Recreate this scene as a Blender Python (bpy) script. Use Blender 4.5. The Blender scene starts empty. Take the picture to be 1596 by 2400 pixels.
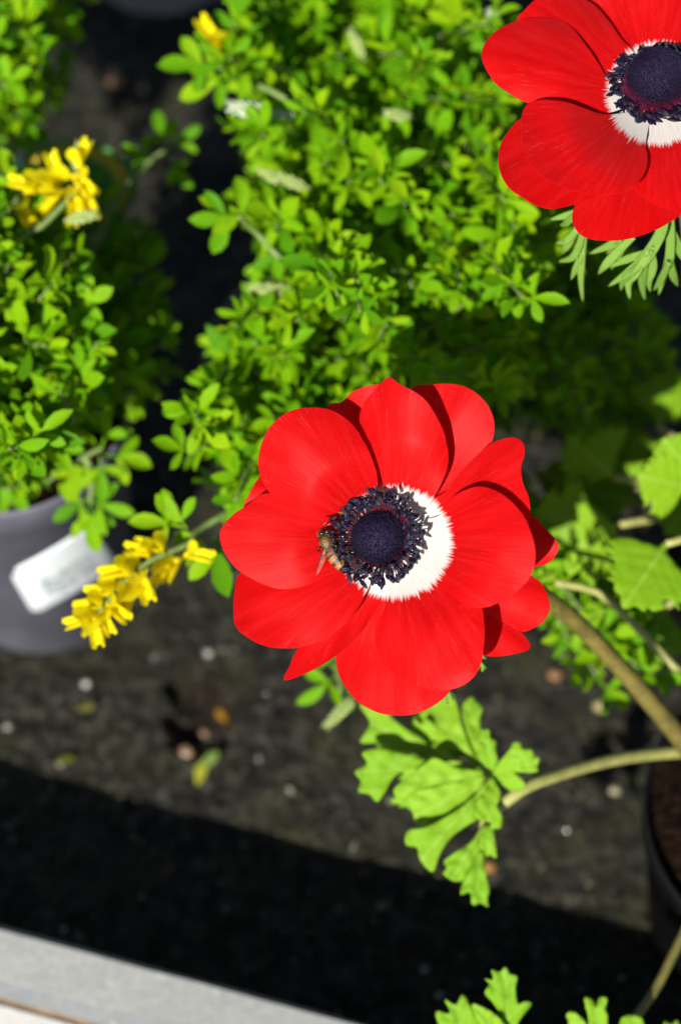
import bpy, bmesh, math, random
import numpy as np
from mathutils import Vector, Matrix, noise
from mathutils.geometry import delaunay_2d_cdt

# ------------------------------------------------------------------ camera, sky, sun
sc = bpy.context.scene
COL = sc.collection
PITCH = math.radians(60)
CP = Vector((0, 0, 0.636))
FWD = Vector((0, math.cos(PITCH), -math.sin(PITCH)))
RT = Vector((1, 0, 0))
UP = Vector((0, math.sin(PITCH), math.cos(PITCH)))
FPX = 5000.0
cam = bpy.data.cameras.new('camera')
cam.sensor_fit = 'VERTICAL'
cam.sensor_height = 24.0
cam.sensor_width = 24.0
cam.lens = 50.0
cam.clip_start = 0.02
cam.clip_end = 200
cam.dof.use_dof = True
cam.dof.focus_distance = 0.476
cam.dof.aperture_fstop = 5.8
camo = bpy.data.objects.new('camera', cam)
COL.objects.link(camo)
camo.location = CP
camo.rotation_euler = (math.radians(90) - PITCH, 0, 0)
sc.camera = camo

SUN_EL = math.radians(40)
SUN_AZ = math.radians(24)          # light travels towards +x (sin) and +y (cos)
world = bpy.data.worlds.new('World')
sc.world = world
world.use_nodes = True
wn = world.node_tree
sky = wn.nodes.new('ShaderNodeTexSky')
sky.sky_type = 'NISHITA'
sky.sun_disc = False
sky.sun_elevation = SUN_EL
sky.sun_rotation = SUN_AZ + math.pi
wn.nodes['Background'].inputs['Strength'].default_value = 0.05
wn.links.new(sky.outputs[0], wn.nodes['Background'].inputs['Color'])
sun = bpy.data.lights.new('sun', 'SUN')
sun.energy = 5.0
sun.angle = math.radians(0.53)
sun.color = (1.0, 0.96, 0.89)
suno = bpy.data.objects.new('sun', sun)
COL.objects.link(suno)
LDIR = Vector((math.cos(SUN_EL) * math.sin(SUN_AZ), math.cos(SUN_EL) * math.cos(SUN_AZ), -math.sin(SUN_EL)))
suno.rotation_euler = LDIR.to_track_quat('-Z', 'Y').to_euler()
suno.location = (-1, -1, 2)
vs = sc.view_settings
vs.view_transform = 'Standard'
vs.look = 'None'
vs.exposure = 1.1
vs.gamma = 1.0
sc.cycles.use_denoising = True
sc.cycles.max_bounces = 8
sc.cycles.transparent_max_bounces = 12

R = random.Random(7)
MM = 0.001


# ------------------------------------------------------------------ helpers
def ray(px, py):
    return FWD + RT * ((px - 798) / FPX) + UP * ((1200 - py) / FPX)


def at(px, py, d):
    return CP + ray(px, py) * d


def at_z(px, py, z):
    r = ray(px, py)
    return CP + r * ((z - CP.z) / r.z)


def pix(p):
    v = p - CP
    d = v.dot(FWD)
    return 798 + FPX * v.dot(RT) / d, 1200 - FPX * v.dot(UP) / d, d


def catmull(pts, n=8, closed=False):
    pts = [np.array(p, dtype=float) for p in pts]
    m = len(pts)
    out = []
    rng = range(m) if closed else range(m - 1)
    for i in rng:
        if closed:
            p0, p1, p2, p3 = pts[(i - 1) % m], pts[i], pts[(i + 1) % m], pts[(i + 2) % m]
        else:
            p1, p2 = pts[i], pts[i + 1]
            p0 = pts[i - 1] if i > 0 else 2 * p1 - p2
            p3 = pts[i + 2] if i + 2 < m else 2 * p2 - p1
        for k in range(n):
            t = k / n
            out.append(0.5 * (2 * p1 + (p2 - p0) * t + (2 * p0 - 5 * p1 + 4 * p2 - p3) * t * t + (3 * p1 - p0 - 3 * p2 + p3) * t ** 3))
    if not closed:
        out.append(pts[-1])
    return out


def resample(poly, step):
    poly = [np.array(p) for p in poly]
    poly = poly + [poly[0]]
    d = [0.0]
    for a, b in zip(poly[:-1], poly[1:]):
        d.append(d[-1] + np.linalg.norm(b - a))
    n = max(8, int(d[-1] / step))
    xs = np.linspace(0, d[-1], n, endpoint=False)
    arr = np.array(poly)
    return np.stack([np.interp(xs, d, arr[:, k]) for k in range(arr.shape[1])], 1)


def inside(poly, x, y):
    c = False
    n = len(poly)
    j = n - 1
    for i in range(n):
        xi, yi = poly[i][0], poly[i][1]
        xj, yj = poly[j][0], poly[j][1]
        if (yi > y) != (yj > y) and x < (xj - xi) * (y - yi) / (yj - yi) + xi:
            c = not c
        j = i
    return c


def mesh_from(name, verts, faces, mat=None, smooth=True):
    me = bpy.data.meshes.new(name)
    me.from_pydata([tuple(v) for v in verts], [], faces)
    if smooth:
        me.polygons.foreach_set('use_smooth', [True] * len(me.polygons))
    if mat:
        me.materials.append(mat)
    me.update()
    return me


def link(name, me, parent=None, mw=None):
    o = bpy.data.objects.new(name, me)
    COL.objects.link(o)
    if mw is not None:
        o.matrix_world = mw
    if parent is not None:
        o.parent = parent
        o.matrix_parent_inverse = PW[parent.name].inverted()
        if mw is not None:
            o.matrix_basis = mw
    PW[o.name] = mw if mw is not None else Matrix.Identity(4)
    return o


PW = {}


def thing(name, label, cat, loc, group=None):
    o = bpy.data.objects.new(name, None)
    o.empty_display_size = 0.01
    COL.objects.link(o)
    o.location = loc
    PW[o.name] = Matrix.Translation(loc)
    return tag(o, label, cat, group)


def tag(o, label=None, cat=None, group=None, kind=None):
    if label:
        o['label'] = label
    if cat:
        o['category'] = cat
    if group:
        o['group'] = group
    if kind:
        o['kind'] = kind
    return o


def tube_data(pts, radii, n=8, cap=True):
    pts = [Vector(p) for p in pts]
    V, F = [], []
    m = len(pts)
    prev = None
    for i, p in enumerate(pts):
        t = (pts[min(i + 1, m - 1)] - pts[max(i - 1, 0)]).normalized()
        if prev is None:
            a = t.orthogonal().normalized()
        else:
            a = (prev - t * prev.dot(t)).normalized()
        prev = a
        b = t.cross(a)
        r = radii[i] if hasattr(radii, '__len__') else radii
        for k in range(n):
            an = 2 * math.pi * k / n
            V.append(p + a * (r * math.cos(an)) + b * (r * math.sin(an)))
    for i in range(m - 1):
        for k in range(n):
            k2 = (k + 1) % n
            F.append((i * n + k, i * n + k2, (i + 1) * n + k2, (i + 1) * n + k))
    if cap:
        F.append(tuple(range(n - 1, -1, -1)))
        F.append(tuple(range((m - 1) * n, m * n)))
    return V, F


def tube(name, ctrl, r0, r1, mat, parent, n=8, seg=6):
    pts = catmull([tuple(p) for p in ctrl], seg)
    m = len(pts)
    radii = [r0 + (r1 - r0) * i / (m - 1) for i in range(m)]
    V, F = tube_data(pts, radii, n)
    return link(name, mesh_from(name, V, F, mat), parent)


def lathe_data(profile, n=48):
    V, F = [], []
    m = len(profile)
    for (r, z) in profile:
        for k in range(n):
            a = 2 * math.pi * k / n
            V.append((r * math.cos(a), r * math.sin(a), z))
    for i in range(m - 1):
        for k in range(n):
            k2 = (k + 1) % n
            F.append((i * n + k, i * n + k2, (i + 1) * n + k2, (i + 1) * n + k))
    return V, F


def frame(x, z):
    x = x.normalized()
    y = z.cross(x)
    if y.length < 1e-6:
        y = x.orthogonal()
    y.normalize()
    z = x.cross(y)
    return Matrix((x, y, z)).transposed()


def M4(loc, x, z, s=1.0):
    return Matrix.Translation(loc) @ (frame(x, z) * s).to_4x4()


# ------------------------------------------------------------------ materials
class NT:
    def __init__(self, name):
        self.m = bpy.data.materials.new(name)
        self.m.use_nodes = True
        self.t = self.m.node_tree
        self.p = self.t.nodes['Principled BSDF']
        self.out = self.t.nodes['Material Output']

    def n(self, typ, **kw):
        nd = self.t.nodes.new('ShaderNode' + typ)
        for k, v in kw.items():
            if k.startswith('i_'):
                nd.inputs[int(k[2:])].default_value = v
            else:
                setattr(nd, k, v)
        return nd

    def l(self, a, b):
        self.t.links.new(a, b)

    def noise(self, scale, detail=3, vec=None, rough=0.5):
        nd = self.n('TexNoise')
        nd.inputs['Scale'].default_value = scale
        nd.inputs['Detail'].default_value = detail
        nd.inputs['Roughness'].default_value = rough
        if vec is not None:
            self.l(vec, nd.inputs['Vector'])
        return nd.outputs['Fac']

    def geo(self):
        return self.n('NewGeometry').outputs['Position']

    def obj(self):
        return self.n('TexCoord').outputs['Object']

    def ramp(self, fac, stops):
        nd = self.n('ValToRGB')
        el = nd.color_ramp.elements
        while len(el) < len(stops):
            el.new(0.5)
        for e, (p, c) in zip(el, stops):
            e.position = p
            e.color = (c[0], c[1], c[2], 1)
        self.l(fac, nd.inputs[0])
        return nd.outputs[0]

    def math(self, op, a, b=None, clamp=False):
        nd = self.n('Math', operation=op)
        nd.use_clamp = clamp
        for i, v in enumerate((a, b)):
            if v is None:
                continue
            if isinstance(v, (int, float)):
                nd.inputs[i].default_value = v
            else:
                self.l(v, nd.inputs[i])
        return nd.outputs[0]

    def mix(self, fac, a, b, mode='MIX'):
        nd = self.n('MixRGB', blend_type=mode)
        for i, v in enumerate((fac, a, b)):
            if isinstance(v, (int, float)):
                nd.inputs[i].default_value = v
            elif isinstance(v, tuple):
                nd.inputs[i].default_value = (v[0], v[1], v[2], 1)
            else:
                self.l(v, nd.inputs[i])
        return nd.outputs[0]

    def bump(self, h, strength, dist):
        nd = self.n('Bump')
        nd.inputs['Strength'].default_value = strength
        nd.inputs['Distance'].default_value = dist
        self.l(h, nd.inputs['Height'])
        self.l(nd.outputs[0], self.p.inputs['Normal'])
        return nd.outputs[0]

    def base(self, c):
        if isinstance(c, tuple):
            self.p.inputs['Base Color'].default_value = (c[0], c[1], c[2], 1)
        else:
            self.l(c, self.p.inputs['Base Color'])

    def set(self, **kw):
        for k, v in kw.items():
            s = self.p.inputs[k.replace('_', ' ')]
            if isinstance(v, (int, float)):
                s.default_value = v
            elif isinstance(v, tuple):
                s.default_value = (v[0], v[1], v[2], 1)
            else:
                self.l(v, s)

    def translucent(self, fac, col, normal=None):
        tr = self.n('BsdfTranslucent')
        if isinstance(col, tuple):
            tr.inputs[0].default_value = (col[0], col[1], col[2], 1)
        else:
            self.l(col, tr.inputs[0])
        if normal is not None:
            self.l(normal, tr.inputs['Normal'])
        mx = self.n('MixShader')
        mx.inputs[0].default_value = fac
        self.l(self.p.outputs[0], mx.inputs[1])
        self.l(tr.outputs[0], mx.inputs[2])
        self.l(mx.outputs[0], self.out.inputs[0])


def leaf_mat(name, dark, mid, light, rough=0.42, trans=0.3, vein=False, tm=1.0):
    t = NT(name)
    rnd = t.n('ObjectInfo').outputs['Random']
    isl = t.n('NewGeometry').outputs['Random Per Island']
    f = t.math('FRACT', t.math('ADD', rnd, isl))
    c = t.ramp(f, [(0.0, dark), (0.5, mid), (1.0, light)])
    blotch = t.noise(350, 3, t.geo())
    c = t.mix(t.math('MULTIPLY', blotch, 0.45), c, tuple(x * 0.6 for x in dark))
    if vein:
        sx = t.n('SeparateXYZ')
        t.l(t.n('Attribute', attribute_name='luv').outputs['Vector'], sx.inputs[0])
        ay = t.math('ABSOLUTE', sx.outputs[1])
        mid_ = t.math('LESS_THAN', ay, 0.014)
        side = t.math('LESS_THAN', t.math('FRACT', t.math('MULTIPLY', t.math('SUBTRACT', sx.outputs[0], t.math('MULTIPLY', ay, 0.85)), 6.5)), 0.13)
        vv = t.math('MAXIMUM', mid_, t.math('MULTIPLY', side, 0.55))
        c = t.mix(t.math('MULTIPLY', vv, 0.45), c, (0.26, 0.40, 0.06))
    t.base(c)
    t.set(Roughness=rough)
    t.p.inputs['Specular IOR Level'].default_value = 0.07
    nb = t.bump(t.noise(900, 2, t.geo()), 0.25, 0.0006)
    t.translucent(trans, t.mix(1.0, c, (1.25, 1.15, 0.5), 'MULTIPLY'))
    return t.m


def simple(name, col, rough=0.6, var=0.25, scale=400, bump=0.2, dist=0.0005, spec=0.4):
    t = NT(name)
    f = t.noise(scale, 4, t.geo())
    c = t.ramp(f, [(0.25, tuple(x * (1 - var) for x in col)), (0.75, tuple(min(1, x * (1 + var)) for x in col))])
    t.base(c)
    t.set(Roughness=rough)
    t.p.inputs['Specular IOR Level'].default_value = spec
    if bump:
        t.bump(f, bump, dist)
    return t.m


def petal_mat():
    t = NT('petal_red')
    rr = t.n('Attribute', attribute_name='rr').outputs['Fac']
    ang = t.n('Attribute', attribute_name='ang').outputs['Fac']
    cmb = t.n('CombineXYZ')
    t.l(t.math('MULTIPLY', ang, 26.0), cmb.inputs[0])
    t.l(t.math('MULTIPLY', rr, 1.2), cmb.inputs[1])
    fib = t.noise(1.0, 3, cmb.outputs[0])
    cmb2 = t.n('CombineXYZ')
    t.l(t.math('MULTIPLY', ang, 15.0), cmb2.inputs[0])
    t.l(t.math('MULTIPLY', rr, 1.0), cmb2.inputs[1])
    broad = t.noise(1.0, 2, cmb2.outputs[0])
    edge = t.math('ADD', rr, t.math('ADD', t.math('MULTIPLY', t.math('SUBTRACT', fib, 0.5), 0.34), t.math('MULTIPLY', t.math('SUBTRACT', broad, 0.5), 0.16)))
    white = t.ramp(edge, [(0.90, (1, 1, 1)), (0.99, (0.0, 0.0, 0.0))])
    fine = t.noise(1400, 3, t.geo())
    red = t.ramp(broad, [(0.3, (0.41, 0.0015, 0.002)), (0.52, (0.46, 0.0035, 0.0045)), (0.75, (0.50, 0.0085, 0.010))])
    cmb3 = t.n('CombineXYZ')
    t.l(t.math('MULTIPLY', ang, 70.0), cmb3.inputs[0])
    t.l(t.math('MULTIPLY', rr, 2.2), cmb3.inputs[1])
    crease_light = t.ramp(t.noise(1.0, 2, cmb3.outputs[0]), [(0.61, (0, 0, 0)), (0.70, (0.5, 0.5, 0.5))])  # fold-line highlights painted into the red as paler streaks
    patch = t.ramp(t.noise(75, 2, t.geo()), [(0.50, (0, 0, 0)), (0.62, (1, 1, 1))])
    red = t.mix(t.math('MULTIPLY', crease_light, patch), red, (0.46, 0.055, 0.065))
    red = t.mix(t.math('MULTIPLY', fine, 0.22), red, (0.36, 0.001, 0.002))
    wh = t.ramp(fib, [(0.3, (0.58, 0.54, 0.51)), (0.6, (0.66, 0.64, 0.60))])
    col = t.mix(white, red, wh)
    t.base(col)
    t.set(Roughness=0.5)
    t.p.inputs['Specular IOR Level'].default_value = 0.09
    t.p.subsurface_method = 'BURLEY'
    t.p.inputs['Subsurface Weight'].default_value = 0.35
    t.p.inputs['Subsurface Radius'].default_value = (1.0, 0.45, 0.45)
    t.p.inputs['Subsurface Scale'].default_value = 0.0014
    t.p.inputs['Sheen Weight'].default_value = 0.06
    t.p.inputs['Sheen Roughness'].default_value = 0.4
    h = t.math('ADD', t.math('MULTIPLY', fib, 1.0), t.math('MULTIPLY', fine, 0.4))
    t.bump(h, 0.16, 0.0005)
    t.translucent(0.46, t.mix(white, (0.86, 0.004, 0.005), (0.62, 0.58, 0.54)))
    return t.m


MAT = {}
MAT['petal'] = petal_mat()
MAT['leaf'] = leaf_mat('broom_leaf', (0.070, 0.220, 0.004), (0.145, 0.335, 0.003), (0.245, 0.410, 0.004), 0.55, 0.42)
MAT['anem'] = leaf_mat('anemone_leaf', (0.15, 0.315, 0.014), (0.185, 0.36, 0.018), (0.22, 0.40, 0.024), 0.5, 0.36, True)
MAT['anemd'] = leaf_mat('basal_leaf', (0.125, 0.26, 0.007), (0.165, 0.315, 0.009), (0.20, 0.355, 0.012), trans=0.35, vein=True)
MAT['bract'] = leaf_mat('bract_leaf', (0.10, 0.19, 0.03), (0.13, 0.24, 0.035), (0.16, 0.28, 0.05), trans=0.2)
MAT['twig'] = simple('green_twig', (0.10, 0.15, 0.035), 0.6)
MAT['bud'] = simple('silvery_bud', (0.26, 0.33, 0.10), 0.7, 0.3, 900, 0.6, 0.0008)
MAT['budw'] = simple('white_bud', (0.36, 0.42, 0.28), 0.8, 0.25, 900, 0.6, 0.0008)
MAT['stem'] = simple('hairy_stem', (0.088, 0.070, 0.010), 0.6, 0.45, 260, 0.6, 0.0008)
MAT['petiole'] = simple('petiole', (0.22, 0.22, 0.06), 0.55, 0.25, 300, 0.2)
MAT['petiole_d'] = simple('petiole_olive', (0.13, 0.115, 0.028), 0.55, 0.25, 300, 0.2)
MAT['pot'] = simple('grey_plastic', (0.098, 0.097, 0.124), 0.5, 0.28, 70, 0.05, 0.0004, 0.4)
MAT['blackpot'] = simple('black_plastic', (0.004, 0.004, 0.0045), 0.5, 0.2, 200, 0.1, 0.0005, 0.10)
MAT['soil_plain'] = simple('peat_soil', (0.014, 0.006, 0.003), 0.9, 0.9, 300, 1.0, 0.005, 0.04)


def soil_mat():
    t = NT('bark_peat')
    n = t.noise(420, 5, t.geo(), 0.7)
    t.base(t.ramp(n, [(0.40, (0.0015, 0.0008, 0.0005)), (0.56, (0.014, 0.0065, 0.003)), (0.70, (0.075, 0.040, 0.020))]))
    t.set(Roughness=0.9)
    t.p.inputs['Specular IOR Level'].default_value = 0.06
    t.bump(n, 1.0, 0.006)
    return t.m


MAT['soil'] = soil_mat()


def yellow_mat():
    t = NT('yellow_petal')
    c = t.ramp(t.noise(260, 3, t.geo()), [(0.3, (0.82, 0.68, 0.003)), (0.7, (0.86, 0.78, 0.006))])
    t.base(c)
    t.set(Roughness=0.5)
    t.translucent(0.52, (0.92, 0.82, 0.004))
    return t.m


MAT['yellow'] = yellow_mat()


def anther_mat():
    t = NT('navy_anther')
    rnd = t.n('ObjectInfo').outputs['Random']
    c = t.ramp(rnd, [(0.0, (0.003, 0.002, 0.008)), (0.6, (0.005, 0.0035, 0.014)), (0.85, (0.009, 0.008, 0.020)), (1.0, (0.020, 0.020, 0.034))])
    t.base(c)
    t.set(Roughness=0.45)
    t.p.inputs['Specular IOR Level'].default_value = 0.16
    t.bump(t.noise(1500, 2, t.geo()), 0.3, 0.0003)
    return t.m


def dome_mat():
    t = NT('pistil_bristle')
    h = t.n('Attribute', attribute_name='hh').outputs['Fac']
    c = t.ramp(h, [(0.0, (0.26, 0.006, 0.045)), (0.30, (0.20, 0.008, 0.05)), (0.44, (0.04, 0.006, 0.03)), (0.56, (0.010, 0.006, 0.020)), (1.0, (0.017, 0.012, 0.040))])
    isl = t.n('NewGeometry').outputs['Random Per Island']
    c = t.mix(t.ramp(isl, [(0.55, (0, 0, 0)), (1.0, (0.5, 0.5, 0.5))]), c, (0.032, 0.022, 0.060))
    c = t.mix(t.noise(900, 2, t.geo()), c, (0.004, 0.003, 0.008))
    t.base(c)
    t.set(Roughness=0.8)
    t.p.inputs['Specular IOR Level'].default_value = 0.08
    return t.m


MAT['anther'] = anther_mat()
MAT['dome'] = dome_mat()


def ground_mat():
    t = NT('wet_ground')
    pos = t.geo()
    n1 = t.noise(28, 6, pos, 0.6)
    n2 = t.noise(190, 5, pos, 0.7)
    n3 = t.noise(75, 4, pos, 0.6)
    c = t.ramp(n2, [(0.34, (0.004, 0.004, 0.0035)), (0.5, (0.010, 0.0095, 0.007)), (0.64, (0.058, 0.054, 0.042))])
    moss = t.ramp(n3, [(0.38, (0.006, 0.006, 0.003)), (0.66, (0.036, 0.036, 0.011))])
    c = t.mix(t.ramp(n1, [(0.42, (0, 0, 0)), (0.62, (0.75, 0.75, 0.75))]), c, moss)
    soil = t.n('Attribute', attribute_name='soil').outputs['Fac']
    c = t.mix(soil, c, t.ramp(n2, [(0.3, (0.004, 0.0022, 0.0014)), (0.75, (0.022, 0.011, 0.006))]))
    t.base(c)
    t.set(Roughness=t.math('ADD', t.math('MULTIPLY', n1, 0.5), 0.12))
    t.p.inputs['Specular IOR Level'].default_value = 0.28
    t.bump(t.math('ADD', n2, t.math('MULTIPLY', n3, 1.5)), 1.0, 0.008)
    return t.m


def concrete_mat(name, a, b):
    t = NT(name)
    pos = t.geo()
    n1 = t.noise(35, 5, pos, 0.6)
    n2 = t.noise(420, 4, pos, 0.6)
    n3 = t.noise(9, 3, pos)
    f = t.math('ADD', t.math('MULTIPLY', n1, 0.5), t.math('MULTIPLY', n2, 0.5))
    c = t.ramp(f, [(0.36, a), (0.62, b)])
    c = t.mix(t.ramp(n3, [(0.5, (0, 0, 0)), (0.75, (0.5, 0.5, 0.5))]), c, tuple(x * 0.82 for x in a))
    spots = t.ramp(t.noise(190, 1, pos), [(0.70, (0, 0, 0)), (0.73, (1, 1, 1))])
    c = t.mix(t.math('MULTIPLY', spots, 0.4), c, (0.30, 0.30, 0.27))
    t.base(c)
    t.set(Roughness=0.75)
    t.bump(n2, 0.3, 0.0008)
    return t.m


MAT['ground'] = ground_mat()
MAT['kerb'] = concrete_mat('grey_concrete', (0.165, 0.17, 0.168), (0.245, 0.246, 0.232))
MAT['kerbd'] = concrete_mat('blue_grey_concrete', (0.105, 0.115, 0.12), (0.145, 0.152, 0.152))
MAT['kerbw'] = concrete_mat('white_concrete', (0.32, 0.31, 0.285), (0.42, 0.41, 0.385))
MAT['rust'] = simple('rusty_dirt', (0.16, 0.10, 0.045), 0.9, 0.5, 150, 0.6)

# ------------------------------------------------------------------ ground
HOLE = at_z(470, 1655, 0.0)


def ground_height(x, y):
    h = 0.0035 * noise.noise(Vector((x * 22, y * 22, 0.3))) + 0.0022 * noise.noise(Vector((x * 70, y * 70, 3.3))) + 0.0012 * noise.noise(Vector((x * 210, y * 210, 7.7)))
    dx, dy = (x - HOLE.x) / 0.014, (y - HOLE.y) / 0.018
    wob = 0.35 * noise.noise(Vector((x * 120, y * 120, 5)))
    q = math.sqrt(dx * dx + dy * dy) + wob
    k = max(0.0, min(1.0, 1.25 - q))
    k = k * k * (3 - 2 * k)
    return h - 0.0125 * k, k


def axis(a, b, fine0, fine1, step, coarse):
    xs = list(np.arange(fine0, fine1 + 1e-9, step))
    lo, g = fine0, step
    while lo > a:
        g *= 1.35
        lo -= g
        xs.insert(0, lo)
    hi, g = xs[-1], step
    while hi < b:
        g *= 1.35
        hi += g
        xs.append(hi)
    return xs


gx = axis(-40, 40, -0.22, 0.24, 0.0014, 1)
gy = axis(-40, 60, 0.10, 0.62, 0.0014, 1)
V, F, S = [], [], []
for y in gy:
    for x in gx:
        if -0.6 < x < 0.6 and -0.5 < y < 1.0:
            h, k = ground_height(x, y)
        else:
            h, k = 0, 0
        V.append((x, y, h))
        S.append(k)
nx = len(gx)
for j in range(len(gy) - 1):
    for i in range(nx - 1):
        F.append((j * nx + i, j * nx + i + 1, (j + 1) * nx + i + 1, (j + 1) * nx + i))
me = mesh_from('ground', V, F, MAT['ground'])
a = me.attributes.new('soil', 'FLOAT', 'POINT')
a.data.foreach_set('value', S)
tag(link('ground', me), 'dark damp ground of moss-stained grit with a small brown hollow', 'ground', kind='structure')

# ------------------------------------------------------------------ bed edging (raised kerb)
KH = 0.0595
ka, kb = at_z(0, 2165, KH), at_z(880, 2402, KH)
kd = (kb - ka).normalized()
kn = Vector((kd.y, -kd.x, 0))           # towards the camera side
k0, k1 = ka - kd * 0.9, ka + kd * 1.3
ke = thing('bed_edging', 'pale grey concrete edging running along the bed, with a white lower ledge', 'edging', k0)


def extrude_profile(name, prof, mat, parent, wob=0.0):
    V, F = [], []
    n = 140
    m = len(prof)
    for i in range(n + 1):
        p = k0 + (k1 - k0) * (i / n)
        for j, (s, z) in enumerate(prof):
            w = wob * noise.noise(Vector((p.x * 60, p.y * 60, j * 3.1)))
            q = p + kn * (s + w)
            V.append((q.x, q.y, z + w * 0.5))
    for i in range(n):
        for j in range(m - 1):
            F.append((i * m + j, i * m + j + 1, (i + 1) * m + j + 1, (i + 1) * m + j))
    F.append(tuple(range(m)))
    F.append(tuple(range(n * m + m - 1, n * m - 1, -1)))
    return link(name, mesh_from(name, V, F, mat, False), parent)


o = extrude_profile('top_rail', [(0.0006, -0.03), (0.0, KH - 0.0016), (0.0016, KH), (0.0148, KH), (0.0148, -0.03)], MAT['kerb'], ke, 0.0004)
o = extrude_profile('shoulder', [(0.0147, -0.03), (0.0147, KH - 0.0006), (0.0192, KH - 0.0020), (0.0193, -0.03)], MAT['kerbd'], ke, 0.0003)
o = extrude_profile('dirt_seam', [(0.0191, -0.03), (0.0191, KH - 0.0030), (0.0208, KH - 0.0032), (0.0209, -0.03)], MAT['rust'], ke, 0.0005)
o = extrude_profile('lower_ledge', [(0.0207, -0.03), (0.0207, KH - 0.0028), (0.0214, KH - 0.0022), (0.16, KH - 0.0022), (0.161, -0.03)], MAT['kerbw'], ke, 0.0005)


# ------------------------------------------------------------------ pots
def make_pot(name, label, base, r0, r1, h, mat, soil_h, group=None):
    t = thing(name, label, 'pot', base, group)
    prof = [(0.0005, 0.0), (r0 - 0.002, 0.0), (r0, 0.002), (r0 + (r1 - r0) * 0.86, h * 0.86), (r1 * 0.985 + 0.0005, h * 0.865), (r1 + 0.0008, h - 0.001),
            (r1 + 0.0008, h), (r1 - 0.0006, h - 0.0006), (r1 - 0.002, h * 0.86), (r0 - 0.0012, 0.004), (0.0005, 0.004)]
    V, F = lathe_data(prof, 72)
    o = link('pot_wall', mesh_from('pot_wall', V, F, mat), t, Matrix.Translation(base))
    rs = r0 + (r1 - r0) * soil_h / h - 0.0008
    V, F = [], []
    nr, na = 40, 110
    for i in range(nr + 1):
        for k in range(na):
            a = 2 * math.pi * k / na
            r = max(0.0004, rs * i / nr)
            x, y = r * math.cos(a), r * math.sin(a)
            z = soil_h + (0.0026 * noise.noise(Vector((x * 160 + base.x * 90, y * 160, 1))) + 0.0030 * abs(noise.noise(Vector((x * 330, y * 330, base.x * 50)))) + 0.0012 * noise.noise(Vector((x * 900, y * 900, 4)))) * (1 if i < nr else 0.3)
            V.append((x, y, z))
    for i in range(nr):
        for k in range(na):
            k2 = (k + 1) % na
            F.append((i * na + k, i * na + k2, (i + 1) * na + k2, (i + 1) * na + k))
    link('soil', mesh_from('soil', V, F, MAT['soil']), t, Matrix.Translation(base))
    return t


def gpt(px, py, dy=0.0):
    p = at_z(px, py, 0)
    return Vector((p.x, p.y + dy, -0.003))


LP = gpt(92, 1528, 0.0295)
pot_left = make_pot('flower_pot', 'grey-violet plastic pot with a white sticker on its side', LP, 0.0300, 0.0365, 0.108, MAT['pot'], 0.099)
AP_c = at_z(1878, 1905, 0.084)
AP = Vector((AP_c.x, AP_c.y, -0.003))
pot_an = make_pot('flower_pot', 'thin black plastic pot of brown peat beneath the in-focus anemone stem', AP, 0.032, 0.0430, 0.087, MAT['blackpot'], 0.082)
TP = gpt(385, 34, 0.034)
pot_top = make_pot('flower_pot', 'empty-looking grey pot out on the bare ground beyond the shrubs', TP, 0.034, 0.046, 0.10, simple('pale_grey_plastic', (0.42, 0.42, 0.45), 0.5, 0.1, 100, 0.05), 0.085)
CP1 = Vector((at_z(860, 640, 0).x, at_z(860, 560, 0).y, -0.003))
pot_c1 = make_pot('flower_pot', 'grey pot hidden beneath the big broom shrub between the two anemones', CP1, 0.030, 0.041, 0.09, MAT['pot'], 0.08)
CP2 = Vector((at_z(790, 1240, 0).x, at_z(790, 1180, 0).y, -0.003))
pot_c2 = make_pot('flower_pot', 'grey pot under the broom shrub directly behind the bee-visited anemone', CP2, 0.030, 0.041, 0.09, MAT['pot'], 0.08)
UP1 = gpt(-330, 330, 0.0)
pot_ul = make_pot('flower_pot', 'grey pot of the broom shrub farthest along the bed', UP1, 0.030, 0.041, 0.09, MAT['pot'], 0.08)
BP_c = at_z(1900, 1130, 0.08)
BP = Vector((BP_c.x, BP_c.y, -0.003))
pot_b = make_pot('flower_pot', 'black plastic pot of the anemone that faces the sky', BP, 0.034, 0.0445, 0.087, MAT['blackpot'], 0.078)


# sticker on the left pot: wraps the pot wall
def pot_hit(px, py, base, r0, r1, h):
    r = ray(px, py)
    lo, prev = 0.3, None
    d = 0.45
    while d < 0.9:
        p = CP + r * d
        q = p - base
        rad = r0 + (r1 - r0) * max(0, min(1, q.z / h))
        if math.hypot(q.x, q.y) < rad:
            return p, Vector((q.x, q.y, -(r1 - r0) / h * rad)).normalized()
        d += 0.0002
    return None


ST = [(24, 1332), (120, 1300), (207, 1233), (276, 1322), (190, 1392), (86, 1437)]
c00, c10, c11, c01 = np.array((22, 1338)), np.array((212, 1226)), np.array((282, 1322)), np.array((82, 1440))
V, F, UVs = [], [], []
nu, nv = 24, 14
for j in range(nv + 1):
    for i in range(nu + 1):
        u, v = i / nu, j / nv
        # rounded corners
        uu, vv = u * 2 - 1, v * 2 - 1
        k = 0.10
        rx = 1 - k * (max(0, abs(vv) - 0.72) / 0.28) ** 2 * abs(uu) ** 6
        ry = 1 - k * 1.6 * (max(0, abs(uu) - 0.84) / 0.16) ** 2 * abs(vv) ** 6
        u2, v2 = (uu * rx + 1) / 2, (vv * ry + 1) / 2
        p = (c00 * (1 - u2) + c10 * u2) * (1 - v2) + (c01 * (1 - u2) + c11 * u2) * v2
        p = p + np.array((2, 4)) * math.sin(math.pi * u2)
        hit = pot_hit(p[0], p[1], LP, 0.0300, 0.0365, 0.108)
        q, nn = hit
        V.append(q + nn * 0.0004)
        UVs.append((u, v))
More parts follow.
